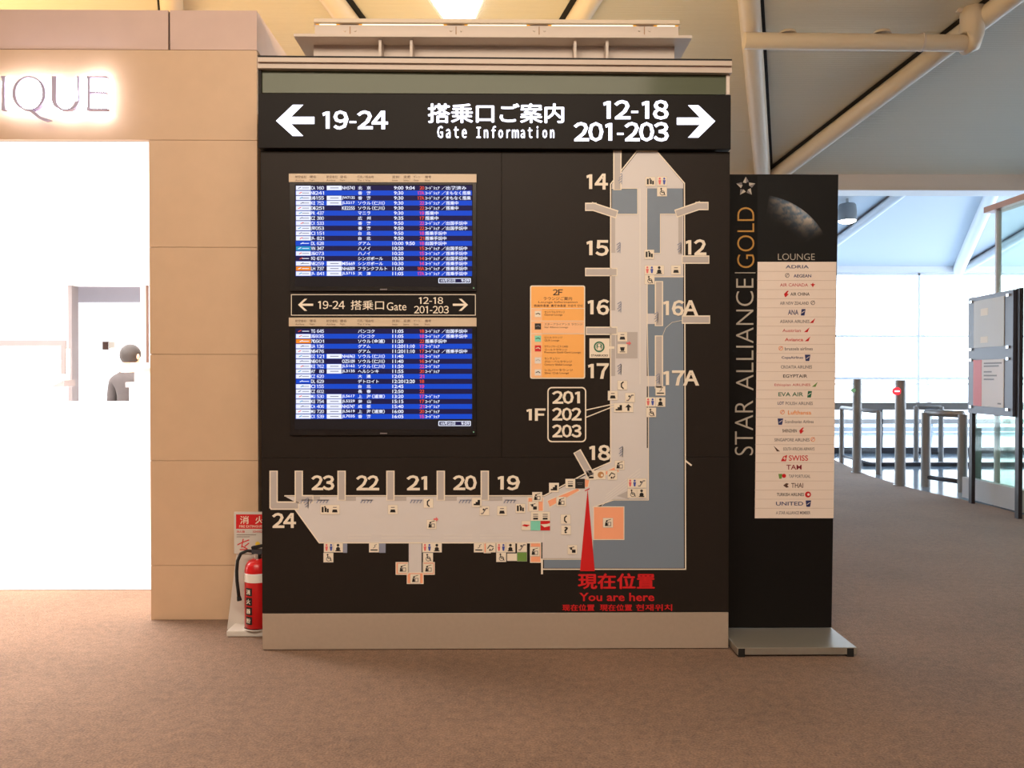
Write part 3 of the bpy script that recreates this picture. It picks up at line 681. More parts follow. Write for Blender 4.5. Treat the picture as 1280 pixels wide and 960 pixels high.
# 2F lounge board
s_ = MB(); s_.poly(rrect(662.6, 356.8, 731.4, 473.4, 2.5), M1, CREAM); s_.poly(rrect(664, 358.2, 730, 472, 1.8), M2, PORANGE)
s_.rect(664, 385.5, 677.5, 471.5, M3, PORANGE2); s_.rect(664, 385.3, 730, 386, M4, CREAM); s_.rect(664, 400.8, 730, 401.5, M4, CREAM); s_.rect(664, 416.8, 730, 417.6, M4, CREAM)
s_.rect(678, 402, 730, 416.5, M3, PORANGE2)
lb = s_.build('lounge_panel', board, label='orange 2F lounge information panel')
s_ = MB(); s_.text('2F', 691, 361.5, 703.5, 369, M3, PBLACK, .02); s_.text('ラウンジご案内', 679.5, 371, 715, 375.4, M3, PBROWN, .005)
s_.text('Lounge Information', 673, 376.3, 722, 379.6, M3, PBROWN, 0); s_.text('贵宾休息室  貴賓休息室  라운지 안내', 667.5, 380.5, 728, 383.6, M3, PBROWN, .01)
for tx, x1, y in (('セントラルラウンジ', 706, 390), ('Centrair Lounge', 703, 393.7), ('スターアライアンス ラウンジ', 728, 405.3), ('Star Alliance Lounge', 710, 409.3), ('ＱＵＡラウンジ', 703, 422), ('QUA Lounge', 699, 425.7), ('ラウンジサービス CARD', 710, 433), ('ゴールドラウンジ', 709, 437),
                  ('Premium Gold Card Lounge', 726, 440.7), ('センチュリー', 700, 448), ('グローバルラウンジ', 715, 452), ('Century Global Lounge', 715, 456), ('シルバーラウンジ', 716, 462.5), ('Silver Club Lounge', 711, 466.5)):
    s_.text(tx, 680.5, y - 1.4, x1, y + 1.4, M4, PBROWN, 0)
s_.build('lettering', lb, kind='stuff')
for y, m, m2 in ((392.5, CREAM, PBLACK), (408, PBLACK, PGREY), (423.3, PMINT, PGREEN), (435.5, PRED, CREAM), (450.5, MAPLIGHT, MAPMID), (465.5, MAPLIGHT, PBLACK)):
    s_ = MB(); s_.rect(668.5, y - 3.8, 676.3, y + 3.8, M4, m); s_.line([(670, y), (673, y - 1), (675, y + .5)], 1, M5, m2); s_.build('lounge_tile', lb)
# small direction sign between monitors
s_ = MB(); s_.rect(364.2, 368.3, 594.2, 394, M1, HEADER); dp = s_.build('direction_plate', board, label='small framed direction sign between the two monitors')
s_ = MB(); s_.line([(364.2, 368.3), (594.2, 368.3), (594.2, 394), (364.2, 394)], .8, M2, CREAM, True); s_.build('border', dp)
for sx, cx in ((1, 372.5), (-1, 585)):
    s_ = MB(); s_.poly([(cx, 381), (cx + sx * 8, 373.5), (cx + sx * 11.5, 373.5), (cx + sx * 5, 379.6), (cx + sx * 19, 379.6), (cx + sx * 19, 382.3), (cx + sx * 5, 382.3), (cx + sx * 11.5, 388.5), (cx + sx * 8, 388.5)], M2, CREAM); s_.build('arrow', dp)
for tx, b_, bo in (('19-24', (397.5, 376, 431, 386.3), .01), ('搭乗口', (438.5, 375.5, 480, 387.3), .005), ('Gate', (483.5, 378, 508, 388), 0), ('12-18', (523.5, 371.3, 554, 380), .01), ('201-203', (517.5, 382.3, 561, 391.8), .01)):
    s_ = MB(); s_.text(tx, *b_, M2, CREAM, bo); s_.build('lettering', dp)

# ================================================================== DEPARTURE MONITORS
KS = 'ｺｰﾄﾞｼｪｱ'
T1 = [('w', 'CA 160', 'w', 'NH5743', '北　京', '9:00', '9:04', '20', KS, '出発済み', 583), ('w', 'NH1241', '', '', '香　港', '9:30', '', '17A', KS, 'まもなく搭乗', 588.5), ('w', 'UO4155', 'w', 'JW7135', '香　港', '9:30', '', '17A', KS, 'まもなく搭乗', 588.5),
      ('w', 'KE 752', 'w', 'JL5217', 'ソウル（仁川）', '9:30', '', '22', KS, '搭乗中', 573), ('w', 'DL4251', 'n', 'KE2255', 'ソウル（仁川）', '9:30', '', '22', KS, '搭乗中', 573), ('w', 'PR 437', '', '', 'マニラ', '9:30', '', '19', '', '搭乗中', 548),
      ('w', 'CZ 380', '', '', '広　州', '9:35', '', '17', '', '搭乗中', 548), ('w', 'CX 533', '', '', '香　港', '9:50', '', '22', KS, '出国手続中', 584), ('w', 'JL7053', '', '', '香　港', '9:50', '', '22', KS, '出国手続中', 584), ('w', 'CI 151', '', '', '台　北', '9:50', '', '18', '', '搭乗手続中', 558),
      ('w', 'JL 821', '', '', '台　北', '9:50', '', '21', '', '搭乗手続中', 558), ('b', 'DL 628', '', '', 'グアム', '10:00', '9:50', '18', '', '出国手続中', 558), ('c', 'VN 347', '', '', 'ハノイ', '10:20', '', '15', KS, '出国手続中', 584), ('w', 'JL5073', '', '', 'ハノイ', '10:20', '', '15', KS, '搭乗手続中', 584),
      ('n', 'SQ 671', '', '', 'シンガポール', '10:30', '', '14', KS, '出国手続中', 584), ('w', 'NH6259', 'w', 'MI5669', 'シンガポール', '10:30', '', '14', KS, '搭乗手続中', 584), ('o', 'LH 737', 'w', 'NH6009', 'フランクフルト', '11:00', '', '16A', KS, '搭乗手続中', 584), ('w', 'JL 841', 'w', 'JL5715', '天　津', '11:05', '', '17A', KS, '搭乗手続中', 584)]
T2 = [('n', 'TG 645', '', '', 'バンコク', '11:05', '', '18', KS, '出国手続中', 584), ('w', 'JL5935', '', '', 'バンコク', '11:05', '', '18', KS, '搭乗手続中', 584), ('o', '7C1601', '', '', 'ソウル（金浦）', '11:20', '', '22', '', '搭乗手続中', 558), ('w', 'UA 136', '', '', 'グアム', '11:20', '11:10', '17', KS, '', 0),
      ('w', 'NH6476', '', '', 'グアム', '11:20', '11:10', '17', KS, '搭乗手続中', 584), ('w', 'OZ 121', 'w', 'NH6963', 'ソウル（仁川）', '11:40', '', '16', KS, '', 0), ('w', 'NH6013', 'n', 'OZ5109', 'ソウル（仁川）', '11:40', '', '16', KS, '', 0), ('w', 'KE 762', 'w', 'JL5162', 'ソウル（仁川）', '11:50', '', '22', KS, '', 0),
      ('w', 'AY  80', 'w', 'JL3135', 'ヘルシンキ', '11:55', '', '20', KS, '', 0), ('w', 'CZ 620', '', '', '大　連', '12:05', '', '21', '', '', 0), ('b', 'DL 629', '', '', 'デトロイト', '12:20', '12:20', '18', '', '', 0), ('w', 'CI 155', '', '', '台　北', '12:45', '', '19', '', '', 0),
      ('w', 'CZ 602', '', '', '長　春', '12:50', '', '22', '', '', 0), ('w', 'MU 530', 'w', 'JL5617', '上　海（浦東）', '13:20', '', '17', KS, '', 0), ('w', 'KE 754', 'w', 'JL5229', '釜　山', '15:15', '', '17', KS, '', 0), ('w', 'CA 406', 'w', 'NH5747', '成　都', '15:40', '', '21', KS, '', 0),
      ('w', 'MU 720', 'w', 'JL5619', '上　海（浦東）', '16:00', '', '20', KS, '', 0), ('w', 'CX 539', 'w', 'JL7035', '香　港', '16:05', '', '15', KS, '', 0)]
BG = {'w': SCRW, 'b': SCRBLUE, 'c': SCRCY, 'o': SCROR, 'n': SCRNAVY}


def monitor(lab, y0, y1, rows, ys, dy, ytop):
    Dm = D - .012
    A = at(479, (y0 + y1) / 2, Dm)
    t = thing('departure_monitor', lab, 'monitor', A, 'departure monitors in the gate board')
    s = MB(); s.pbox(362, y0 + 6, 595.5, y1, Dm, .0115, BEZEL); s.build('bezel', t, bevel=.001)
    s = MB(); s.pbox(361, y0, 595.5, y0 + 11, Dm - .004, .0155, STRIP)
    hs = s.build('label_strip', t)
    q = nearer(Dm - .004, 1); s = MB()
    for a_, b_, ja, en in ((369, 383, '航空会社', 'Airline'), (387, 395, '便名', 'Flight'), (408, 422, '航空会社', 'Airline'), (425, 433, '便名', 'Flight'), (446.5, 467, '行先／経由地', 'To / Via'), (490, 499, '定刻', 'Scheduled'), (504.5, 513, '変更', 'Estimated'), (517, 525, 'ゲート', 'Gate'), (531, 539, '備考', 'Remarks')):
        s.text(ja, a_, y0 + 2.4, b_, y0 + 5.8, q, PBROWN, 0); s.text(en, a_, y0 + 7.4, a_ + (b_ - a_) * .8, y0 + 9.4, q, PBROWN, 0)
    s.build('lettering', hs, kind='stuff')
    q0 = nearer(Dm, 1); q = nearer(Dm, 2); q2 = nearer(Dm, 3); q3 = nearer(Dm, 4); q4 = nearer(Dm, 5)
    s = MB(); s.rect(368.5, ytop, 591, ys + 18.9 * dy + 4, q0, SCRBLK); scr = s.build('screen', t)
    lo = MB(); le = MB(); gt = MB()
    for i, (lg, f1, l2, f2, de, t1, t2, g, k, st, xe) in enumerate(rows):
        y = ys + i * dy; h = dy / 2; od = i % 2
        s = MB(); s.rect(369.5, y - h + .05, 590, y + h - .05, q, SCRBLUE if od else SCRNAVY); s.build('flight_row', scr)
        a_, b_ = y - 2.2, y + 2.2
        if lg != 'n' or True:
            lo.rect(370, y - h + .5, 388.5, y + h - .5, q2, BG[lg])
            m = {'w': (SCRGR, SCRRED, SCRCY)[i % 3], 'b': SCRW, 'c': SCRW, 'o': SCRW, 'n': SCRRED}[lg]
            lo.line([(373 + i % 4, y + .5), (376 + i % 4, y - .8)], 1.0, q3, m); lo.line([(378, y), (386, y)], .8, q3, SCRGR if lg == 'w' else SCRW)
        le.text(f1.split()[0][:2] if ' ' in f1 else f1[:2], 388.8, a_, 394, b_, q3, SCRW, .02)
        nm = f1.split()[1] if ' ' in f1 else f1[2:]
        le.text(nm, 405 - 3 * len(nm) - (2.2 if len(nm) == 4 else 0), a_, 405, b_, q3, SCRW, .02)
        if l2 == 'w':
            lo.rect(408.5, y - h + .4, 427, y + h - .4, q2, SCRW); lo.line([(413, y), (423, y)], .9, q3, SCRGR)
        if f2: le.text(f2, 427.5, a_, 443.5, b_, q3, SCRW, .02)
        wd = {'　': 16}.get(de[1], len(de) * 5.2)
        if '（' in de: p, r_ = de.split('（'); le.text(p, 447.5, a_, 463.5, b_, q3, SCRW, .02); le.text('（' + r_, 465, a_ - .3, 481, b_ + .3, q3, SCRW, .02)
        else: le.text(de, 447.5, a_, 447.5 + wd, b_, q3, SCRW, .02)
        le.text(t1, 492.5 if len(t1) == 4 else 490.5, a_, 504.3, b_, q3, SCRW, .02)
        if t2: le.text(t2, 507 if len(t2) == 4 else 505.5, a_, 518.5, b_, q3, SCRW, .02)
        gt.text(g, 524.5 if len(g) == 2 else 522, a_, 530.3, b_, q3, SCRPINK if od else SCRRED, .03)
        if k:
            le.text(k, 531.5, a_, 549.5, b_, q3, SCRW, .02)
            if st: le.text('／', 552, a_, 557, b_, q3, SCRW, .02); le.text(st, 557.5, a_ - .2, xe, b_ + .2, q3, SCRW, .02)
        elif st: le.text(st, 531.5, a_ - .2, xe, b_ + .2, q3, SCRW, .02)
    lo.build('airline_tiles', scr, kind='stuff'); le.build('lettering', scr, kind='stuff'); gt.build('gate_numbers', scr, kind='stuff')
    fy = ys + 18.4 * dy
    s = MB(); s.poly(rrect(548, fy - 3.2, 588.5, fy + 3.2, 1), q, SCRW); s.poly(rrect(549, fy - 2.4, 587.5, fy + 2.4, .8), q2, SCRNAVY)
    s.text('10月25日', 551, fy - 2, 569, fy + 2, q3, SCRW, .02); s.text('9:09', 576.5, fy - 2, 586.5, fy + 2, q3, SCRW, .02); s.build('clock_box', scr)
    s = MB(); s.rect(475, y1 - 3, 484, y1 - 1.6, q0, PGREY); s.build('maker_mark', t)
    s = MB(); A = at(592, y1 - 4, Dm); s.tube(A, A - Vector((0, .002, 0)), .004, LEDGRN, 8); s.build('power_light', t)


monitor('flat departure screen with blue rows, upper one above the small direction plate', 217, 364, T1, 234.9, 6.3, 230.5)
monitor('flat departure screen with blue rows, lower one beneath the small direction plate', 397, 544, T2, 414.0, 6.27, 410)

# ================================================================== LOUNGE BANNER STAND
PN = Vector((0, -1, -.027)).normalized(); BP = (Vector((0, 4.57, .06)), PN)
bx0, bx1 = 1.243, 1.885
banner = thing('lounge_banner', 'tall black lounge banner listing airlines, on a brushed steel base beside the gate board', 'banner', ((bx0 + bx1) / 2, 4.42, 0))
y_at = lambda z: 4.57 - .027 * (z - .06)
zt = at(1000, 218, BP).z
s_ = MB(); z0 = .052
s_.add([(x, y_at(z) + d, z) for x in (bx0, bx1) for z in (z0, zt) for d in (0, .03)], [(0, 1, 3, 2), (4, 6, 7, 5), (0, 4, 5, 1), (2, 3, 7, 6), (0, 2, 6, 4), (1, 5, 7, 3)], BANNER)
s_.build('banner_board', banner, bevel=.002)
F0, F1 = 4.24, 4.66
s_ = MB(); s_.box(bx0, bx1, F0, F1, .012, .05, BRUSHED); s_.build('base_plate', banner, bevel=.002, label='brushed steel base plate')
for x in (927, 1063):
    X = at(x, 818, F0).x; s_ = MB(); s_.box(X - .018, X + .018, F0 - .001, F0 + .05, 0, .046, RUBBER); s_.build('rubber_foot', banner)
for x in (bx0 + .04, bx1 - .04):
    s_ = MB(); s_.box(x - .02, x + .02, F1 - .08, F1 - .04, 0, .012, RUBBER); s_.build('rubber_foot', banner)
b1 = nearer(BP, 1.2); b2 = nearer(BP, 2.2); b3 = nearer(BP, 3.2); b4 = nearer(BP, 4.2)
s_ = MB(); s_.poly([(947, 219.5), (1047, 219.5), (1046, 327), (947, 327)], b1, mat('earth_picture_black', (30, 30, 30), .5, spec=.15)); s_.build('picture_field', banner)
s_ = MB(); s_.rect(914, 219.5, 946.2, 340, b1, mat('banner_column_black', (16, 15, 14), .5, spec=.15)); s_.build('title_column', banner)
s_ = MB(); s_.text('STAR', 918.5, 500.5 , 941.5, 569, b2, PSILVER, -.012, rot=1); s_.text('ALLIANCE', 920, 348, 942, 488, b2, PSILVER, -.012, rot=1); s_.line([(919, 341), (944, 341)], 1, b2, PSILVER); s_.build('lettering', banner)
s_ = MB(); s_.text('GOLD', 921.5, 259, 943, 335, b2, PGOLD, -.012, rot=1); s_.build('lettering', banner, label='gold-coloured lettering')
s_ = MB(); s_.text('LOUNGE', 972.5, 317, 1018.5, 325, b2, PSILVER, -.01); s_.build('lettering', banner)
# five-part star emblem
s_ = MB(); cx, cy, R = 932.3, 233.3, 12.5
for k in range(5):
    a = math.radians(-90 + 72 * k)
    p = (cx + R * math.cos(a), cy + R * math.sin(a)); q = (cx + 6.4 * math.cos(a - .62), cy + 6.4 * math.sin(a - .62)); r_ = (cx + 7.6 * math.cos(a + .50), cy + 7.6 * math.sin(a + .50)); m_ = (cx + 4.4 * math.cos(a + .05), cy + 4.4 * math.sin(a + .05))
    s_.poly([p, q, m_], b2, PSILVER); s_.poly([p, m_, r_], b3, PGREY)
s_.build('star_emblem', banner)
# earth crescent picture with a colour attribute
def crescent():
    n, k = 60, 16; vs = []; cols = []; cx, cy = 944, 338; R = 98
    from mathutils import noise
    for i in range(n + 1):
        a = math.radians(-80 + 52 * i / n); e = math.sin(math.pi * i / n) ** .7 * (.35 + .65 * min(1, i / n * 1.5)) * (1 if i / n < .6 else (1 - i / n) / .4)
        for j in range(k + 1):
            t_ = j / k; r = R - 34 * t_; x = cx + r * math.cos(a); y = cy + r * math.sin(a) * .97
            vs.append(at(min(x, 1045.5), y, b2))
            nz = noise.fractal(Vector((x / 9, y / 5, 3.3)), .8, 2, 5); cl = max(0, min(1, .45 + nz * 1.3))
            f = e * (1 - t_) ** 2.3 * (1 if j else .5) * 1.3
            base = Vector((.16, .25, .36)) * (1 - cl) + Vector((.62, .56, .5)) * cl
            c_ = Vector((.013, .013, .013)) * (1 - min(1, f * 1.1)) + base * f
            cols.append((*c_, 1))
    fs = [(i * (k + 1) + j, (i + 1) * (k + 1) + j, (i + 1) * (k + 1) + j + 1, i * (k + 1) + j + 1) for i in range(n) for j in range(k)]
    m = bpy.data.materials.new('earth_print'); m.use_nodes = True; at_ = m.node_tree.nodes.new('ShaderNodeVertexColor'); at_.layer_name = 'print'
    m.node_tree.links.new(at_.outputs[0], m.node_tree.nodes['Principled BSDF'].inputs['Base Color']); m.node_tree.nodes['Principled BSDF'].inputs['Roughness'].default_value = .5; m.node_tree.nodes['Principled BSDF'].inputs['Specular IOR Level'].default_value = .15
    s = MB(); s.add(vs, fs, m); o = s.build('earth_picture', banner, label='picture of the earth\'s lit edge')
    ca = o.data.color_attributes.new('print', 'FLOAT_COLOR', 'POINT')
    for i, c_ in enumerate(cols): ca.data[i].color = c_
crescent()
# airline list
s_ = MB(); s_.poly([(947, 327.3), (1045.5, 327.3), (1042, 647.8), (943.5, 647.8)], b1, LISTP); lp = s_.build('airline_list', banner, label='pale list panel with airline names')
R_ = PRED; K = PBLACK; NV = mat('navy_print', (40, 50, 105), .5); G = PGREY; OR = mat('orange_text_print', (240, 150, 70), .5); TN = mat('pale_red_print', (205, 110, 110), .5)
RW = [('ADRIA', 982, 1011, NV, ''), ('AEGEAN', 992, 1014, NV, 'birds:984'), ('AIR CANADA', 975, 1010, TN, 'leaf:1016'), ('AIR CHINA', 988, 1012, K, 'bird:983'), ('AIR NEW ZEALAND', 975, 1011, G, 'koru:1016'), ('ANA', 985, 998, NV, 'flagn:1003'), ('ASIANA AIRLINES', 975, 1012, G, 'fin:1015'),
      ('Austrian', 978, 1001, TN, 'fin:1008'), ('Avianca', 981, 1004, R_, 'fin:1009'), ('brussels airlines', 981, 1016, G, 'dot:976'), ('CopaAirlines', 977, 1004, NV, 'flagb:1009'), ('CROATIA AIRLINES', 976, 1015, G, ''), ('EGYPTAIR', 979, 1009, K, ''), ('Ethiopian AIRLINES', 968, 1013, TN, 'fing:1018'),
      ('EVA AIR', 973, 1004, PGREEN, 'flagg:1011'), ('POLISH AIRLINES', 982, 1016, G, 'lot:976'), ('Lufthansa', 985, 1014, OR, 'dot:978'), ('Scandinavian Airlines', 981, 1017, G, 'sas:975'), ('SHENZHEN', 978, 996, K, 'bird:1002'), ('SINGAPORE AIRLINES', 968, 1012, G, 'dot:1016'), ('SOUTH AFRICAN AIRWAYS', 979, 1018, G, 'tail:971'),
      ('SWISS', 986, 1010, R_, 'swiss:980'), ('TAM', 983, 1002, mat('dark_red_print', (140, 25, 40)), ''), ('TAP PORTUGAL', 986, 1013, G, 'tap:977'), ('THAI', 989, 1004, PBROWN, 'thai:983'), ('TURKISH AIRLINES', 971, 1005, K, 'disc:1010'), ('UNITED', 970, 1004, NV, 'flagb:1010'), ('A STAR ALLIANCE MEMBER', 970, 1013, G, '')]
TALL = {'SWISS': 3.4, 'TAM': 3.0, 'ANA': 3.2, 'Lufthansa': 2.6, 'UNITED': 2.4, 'THAI': 3, 'EVA AIR': 2.5}
for i, (tx, x0, x1, m, lg) in enumerate(RW):
    y = 333.4 + 11.39 * i; h = TALL.get(tx, 2.0); s = MB()
    s.text(tx, x0, y - h, x1, y + h, b2, m, .012)
    if lg:
        k, X = lg.split(':'); X = float(X)
        if k in ('flagn', 'flagb', 'sas', 'flagg'): s.poly([(X - 2 , y + 4), (X - 1 if k in('flagn','flagg') else X - 3, y - 4), (X + 4, y - 4), (X + 2.6, y + 4)], b2, {'flagg': PGREEN}.get(k, NV)); s.line([(X - 1, y + 1), (X + 2.5, y - 1.5)], .7, b3, LISTP)
        elif k in ('disc',): s.disc(X, y, 3.8, b2, R_); s.disc(X + .6, y, 1.6, b3, LISTP)
        elif k in ('dot', 'koru', 'birds'): s.ring(X, y - .5, 2.4, .7, b2, {'dot': OR}.get(k, G)); s.line([(X - 2, y + 1), (X + 2, y - 3)], .6, b2, {'dot': TN}.get(k, G))
        elif k == 'leaf': s.poly([(X, y - 3), (X + 1, y - 1), (X + 3, y - 1), (X + 1, y + 1), (X, y + 3), (X - 1, y + 1), (X - 3, y - 1), (X - 1, y - 1)], b2, R_)
        elif k == 'bird': s.poly([(X - 3, y), (X + 1, y - 4), (X + 3, y - 4), (X + .6, y - .6), (X + 3, y), (X - 1, y + 4), (X - 2, y + 3)], b2, R_)
        elif k in ('fin', 'fing', 'tail'): s.poly([(X - 3, y + 2), (X + 4, y - 4), (X + 1.5, y + 2)] if k != 'tail' else [(X - 4, y - 4), (X + 4, y + 3), (X, y + 3)], b2, {'fin': R_, 'fing': PLIME, 'tail': PBROWN}[k])
        elif k == 'swiss': s.poly([(X - 4, y + 4), (X - 1, y - 2), (X + 4, y - 4), (X + 2.5, y + 4)], b2, R_); s.line([(X - .8, y + .3), (X + 2.3, y + .3)], .9, b3, LISTP); s.line([(X + .8, y - 1.6), (X + .8, y + 2)], .9, b3, LISTP)
        elif k == 'tap': s.poly([(X - 4, y - 3), (X + 1, y - 3), (X, y + 3), (X - 3, y + 3)], b2, PLIME); s.disc(X + 3, y - .6, 2.6, b2, R_)
        elif k == 'thai': s.poly([(X - 4, y), (X, y - 3), (X + 3, y - 2), (X + 1, y), (X + 3, y + 2), (X, y + 3)], b2, PBROWN)
        elif k == 'lot': s.text('LOT', X - 4, y - 2.2, X + 4, y + 1.6, b2, NV, .02)
    s.build('airline_name', lp)
    if i < 27:
        s = MB(); s.line([(946.5 - i * .13, y + 5.8), (1045.2 - i * .13, y + 5.8)], .45, b2, mat('pale_line_print', (205, 185, 170))); s.build('divider_line', lp)

# ================================================================== FIRE EXTINGUISHER AND ITS STAND
STW = mat('grey_white_plastic', (205, 200, 192), .45)
X0 = at(325, 780, 4.6).x
Yb = 4.60
stand = thing('extinguisher_stand', 'grey-white fire extinguisher stand with red sign, between shop wall and gate board', 'stand', (X0, Yb, 0))
s_ = MB(); s_.prism([(283, 791), (296, 688), (344, 688), (353, 791)], 4.74, .02, STW); s_.build('back_plate', stand, bevel=.003)
A = at(283, 793, 4.60).x; X1 = bl + .14
s_ = MB(); s_.box(A, X1, 4.60, 4.78, 0.0, .035, STW); s_.build('tray', stand, bevel=.006)
s_ = MB(); s_.lathe((X0 - .03, 4.66, .035), [(.075, .0), (.082, .003), (.082, .008), (.076, .008), (.074, .001), (0, .001)], STW); s_.build('tray_ring', stand)
s_ = MB(); s_.pbox(292.5, 640, 338, 692, 4.73, .008, STW); sp = s_.build('sign_plate', stand, bevel=.001)
q = 4.7294; s_ = MB(); s_.rect(295, 643, 337, 661, q, PRED); s_.build('red_band', sp)
s_ = MB(); s_.text('消', 300, 645, 311, 655, q - .0008, CREAM, .01); s_.text('火', 319, 645, 330, 655, q - .0008, CREAM, .01); s_.text('FIRE EXTINGUISHER', 299, 656.5, 336, 659.5, q - .0008, CREAM, .01)
s_.text('消火器', 295.5, 663, 306, 666, q, PRED, .01); s_.text('SOHWAGI', 316, 663, 328, 666, q, PRED, .01); s_.line([(296, 668.5), (320, 668.5)], .6, q, PBROWN); s_.line([(296, 671), (312, 671)], .6, q, PBROWN)
for pts in ([(297, 681), (303, 678), (311, 675)], [(304, 674), (302, 684)], [(300, 687), (309, 687)], [(306, 683), (311, 679)], [(303, 683), (309, 686)]): s_.line(pts, 1.3, q, PRED)
s_.disc(322, 680, 3, q, mat('yellow_print', (235, 200, 60))); s_.build('lettering', sp, kind='stuff')
# the extinguisher
ex = Vector((X0 - .03, 4.66, .043)); sc_ = 4.66 / 1000
r = .0745
ext = thing('fire_extinguisher', 'red fire extinguisher with black hose on the stand, half hidden by the gate board', 'fire extinguisher', ex)
H = at(320, 701, 4.6).z - ex.z
s_ = MB(); s_.lathe(ex, [(0, 0), (r - .008, 0), (r, .008), (r, H - .065), (r * .93, H - .035), (r * .72, H - .012), (.028, H), (0, H)], EXRED, 32); s_.build('cylinder', ext)
s_ = MB(); s_.lathe(ex, [(r + .0012, .27), (r + .0012, .315)], mat('white_label', (235, 230, 222), .5), 32); s_.lathe(ex, [(r + .0008, H - .118), (r + .0008, H - .075)], WHITE, 32); lbp = s_.build('label_band', ext)
s_ = MB()
for k, chx in enumerate('消火器ABC'):
    pass
for k in range(4):
    z0_ = .03 + .055 * k; a0, a1 = math.radians(228), math.radians(262); n = 5; vs = []
    for i in range(n + 1):
        a = a0 + (a1 - a0) * i / n
        for z in (z0_, z0_ + .045): vs.append(ex + Vector(((r + .002) * math.cos(a), (r + .002) * math.sin(a), z)))
    s_.add(vs, [(2 * i, 2 * i + 1, 2 * i + 3, 2 * i + 2) for i in range(n)], PBLACK)
    a = math.radians(245); c_ = ex + Vector(((r + .004) * math.cos(a), (r + .004) * math.sin(a), z0_ + .022)); u_ = Vector((-math.sin(a), math.cos(a), 0))
    gv, gf = glyphs('消火器粉'[3 - k], .02); s_.add([c_ + u_ * (x - .5) * .03 + Vector((0, 0, (y - .35) * .03)) for x, y in gv], gf, CREAM)
for k in range(9):
    a = math.radians(205); c_ = ex + Vector(((r + .002) * math.cos(a), (r + .002) * math.sin(a), .03 + .025 * k)); u_ = Vector((-math.sin(a), math.cos(a), 0))
    gv, gf = glyphs('ABC粉末消火器'[k % 8], .02); s_.add([c_ + u_ * (x - .4) * .017 + Vector((0, 0, (y - .35) * .017)) for x, y in gv], gf, CREAM)
s_.build('printed_label', ext)
top = ex + Vector((0, 0, H))
s_ = MB(); s_.tube(top, top + Vector((0, 0, .03)), .022, CHROME, 16); s_.box(top.x - .03, top.x + .03, top.y - .018, top.y + .018, top.z + .028, top.z + .055, DARKM); s_.build('valve', ext)
s_ = MB(); s_.add([top + Vector(p) for p in ((-.03, -.014, .05), (.09, -.014, .085), (.09, -.014, .095), (-.035, -.014, .07), (-.03, .014, .05), (.09, .014, .085), (.09, .014, .095), (-.035, .014, .07))], [(0, 1, 2, 3), (7, 6, 5, 4), (0, 4, 5, 1), (1, 5, 6, 2), (2, 6, 7, 3), (3, 7, 4, 0)], RUBBER)
s_.box(top.x + .0, top.x + .09, top.y - .012, top.y + .012, top.z + .032, top.z + .042, RUBBER); s_.build('lever', ext)
pts = [(-.03, 0, .042), (-.06, -.005, .046), (-.095, -.01, .03), (-.112, -.015, -.01), (-.116, -.02, -.07), (-.114, -.02, -.13), (-.108, -.02, -.18), (-.104, -.02, -.215)]
s_ = MB(); s_.path([top + Vector(p) for p in pts], .0095, RUBBER, 12); hz = s_.build('hose', ext)
s_ = MB(); s_.tube(top + Vector(pts[-1]), top + Vector((-.1, -.02, -.24)), .011, RUBBER, 12, .014); s_.build('nozzle', hz)

# ================================================================== SHOP LETTERS (halo lit)
Dl = 4.85
def optima(ch, x0, x1, y0, y1):
    w_ = x1 - x0; ym = (y0 + y1) / 2
    if ch == 'I': return [[(x0, y0), (x1, y0), (x1 - 1.1, y0 + 6), (x1 - 1.1, y1 - 6), (x1, y1), (x0, y1), (x0 + 1.1, y1 - 6), (x0 + 1.1, y0 + 6)]]
    if ch == 'U':
        cx, ry = (x0 + x1) / 2, 13; L = [(x0, y0), (x0 + 6, y0), (x0 + 5.6, y1 - ry)]
        inn = [(cx - (w_ / 2 - 5.6) * math.cos(a), y1 - ry + (ry - 2) * math.sin(a)) for a in [math.pi * i / 12 for i in range(1, 12)]]
        out = [(cx + (w_ / 2 - 0) * math.cos(a), y1 - ry + ry * math.sin(a)) for a in [math.pi * i / 12 for i in range(0, 13)]]
        left = L + [(x, y) for x, y in inn] + [(x1 - 1.6, y1 - ry), (x1 - 3.6, y0), (x1, y0)] + out
        return [left]
    if ch == 'E':
        return [[(x0, y0), (x1 - 1, y0), (x1 - 1, y0 + 1.6), (x0 + 4.4, y0 + 1.8), (x0 + 4.2, ym - 2), (x1 - 2, ym - 1.6), (x1 - 2, ym + .4), (x0 + 4.2, ym + .4), (x0 + 4.4, y1 - 2), (x1, y1 - 2.4), (x1, y1), (x0, y1), (x0 + 1, y1 - 6), (x0 + 1, y0 + 6)]]
    return []
sign = thing('shop_sign', 'halo-lit pale metal letters on the beige shop fascia', 'sign', at(70, 138, Dl))
def ring_letter(x0, x1, y0, y1, m, D, dep, t1=4.4, t2=1.5, grow=0):
    n = 36; cx, cy = (x0 + x1) / 2, (y0 + y1) / 2; s = MB(); o = []; i_ = []
    for k in range(n):
        a = 2 * math.pi * k / n; rx, ry = (x1 - x0) / 2 + grow, (y1 - y0) / 2 + grow; o.append((cx + rx * math.cos(a), cy + ry * math.sin(a))); i_.append((cx + (rx - t1) * math.cos(a), cy + (ry - t2) * math.sin(a)))
    vs = [at(x, y, D) for x, y in o] + [at(x, y, D) for x, y in i_]; vs += [v + Vector((0, dep, 0)) for v in vs]; N = 2 * n
    fs = []
    for k in range(n):
        j = (k + 1) % n; fs += [(k, j, n + j, n + k), (N + k, N + n + k, N + n + j, N + j), (k, N + k, N + j, j), (n + k, n + j, N + n + j, N + n + k)]
    s.add(vs, fs, m); return s
LET = mat('pale_metal_letter', (190, 184, 216), .6)
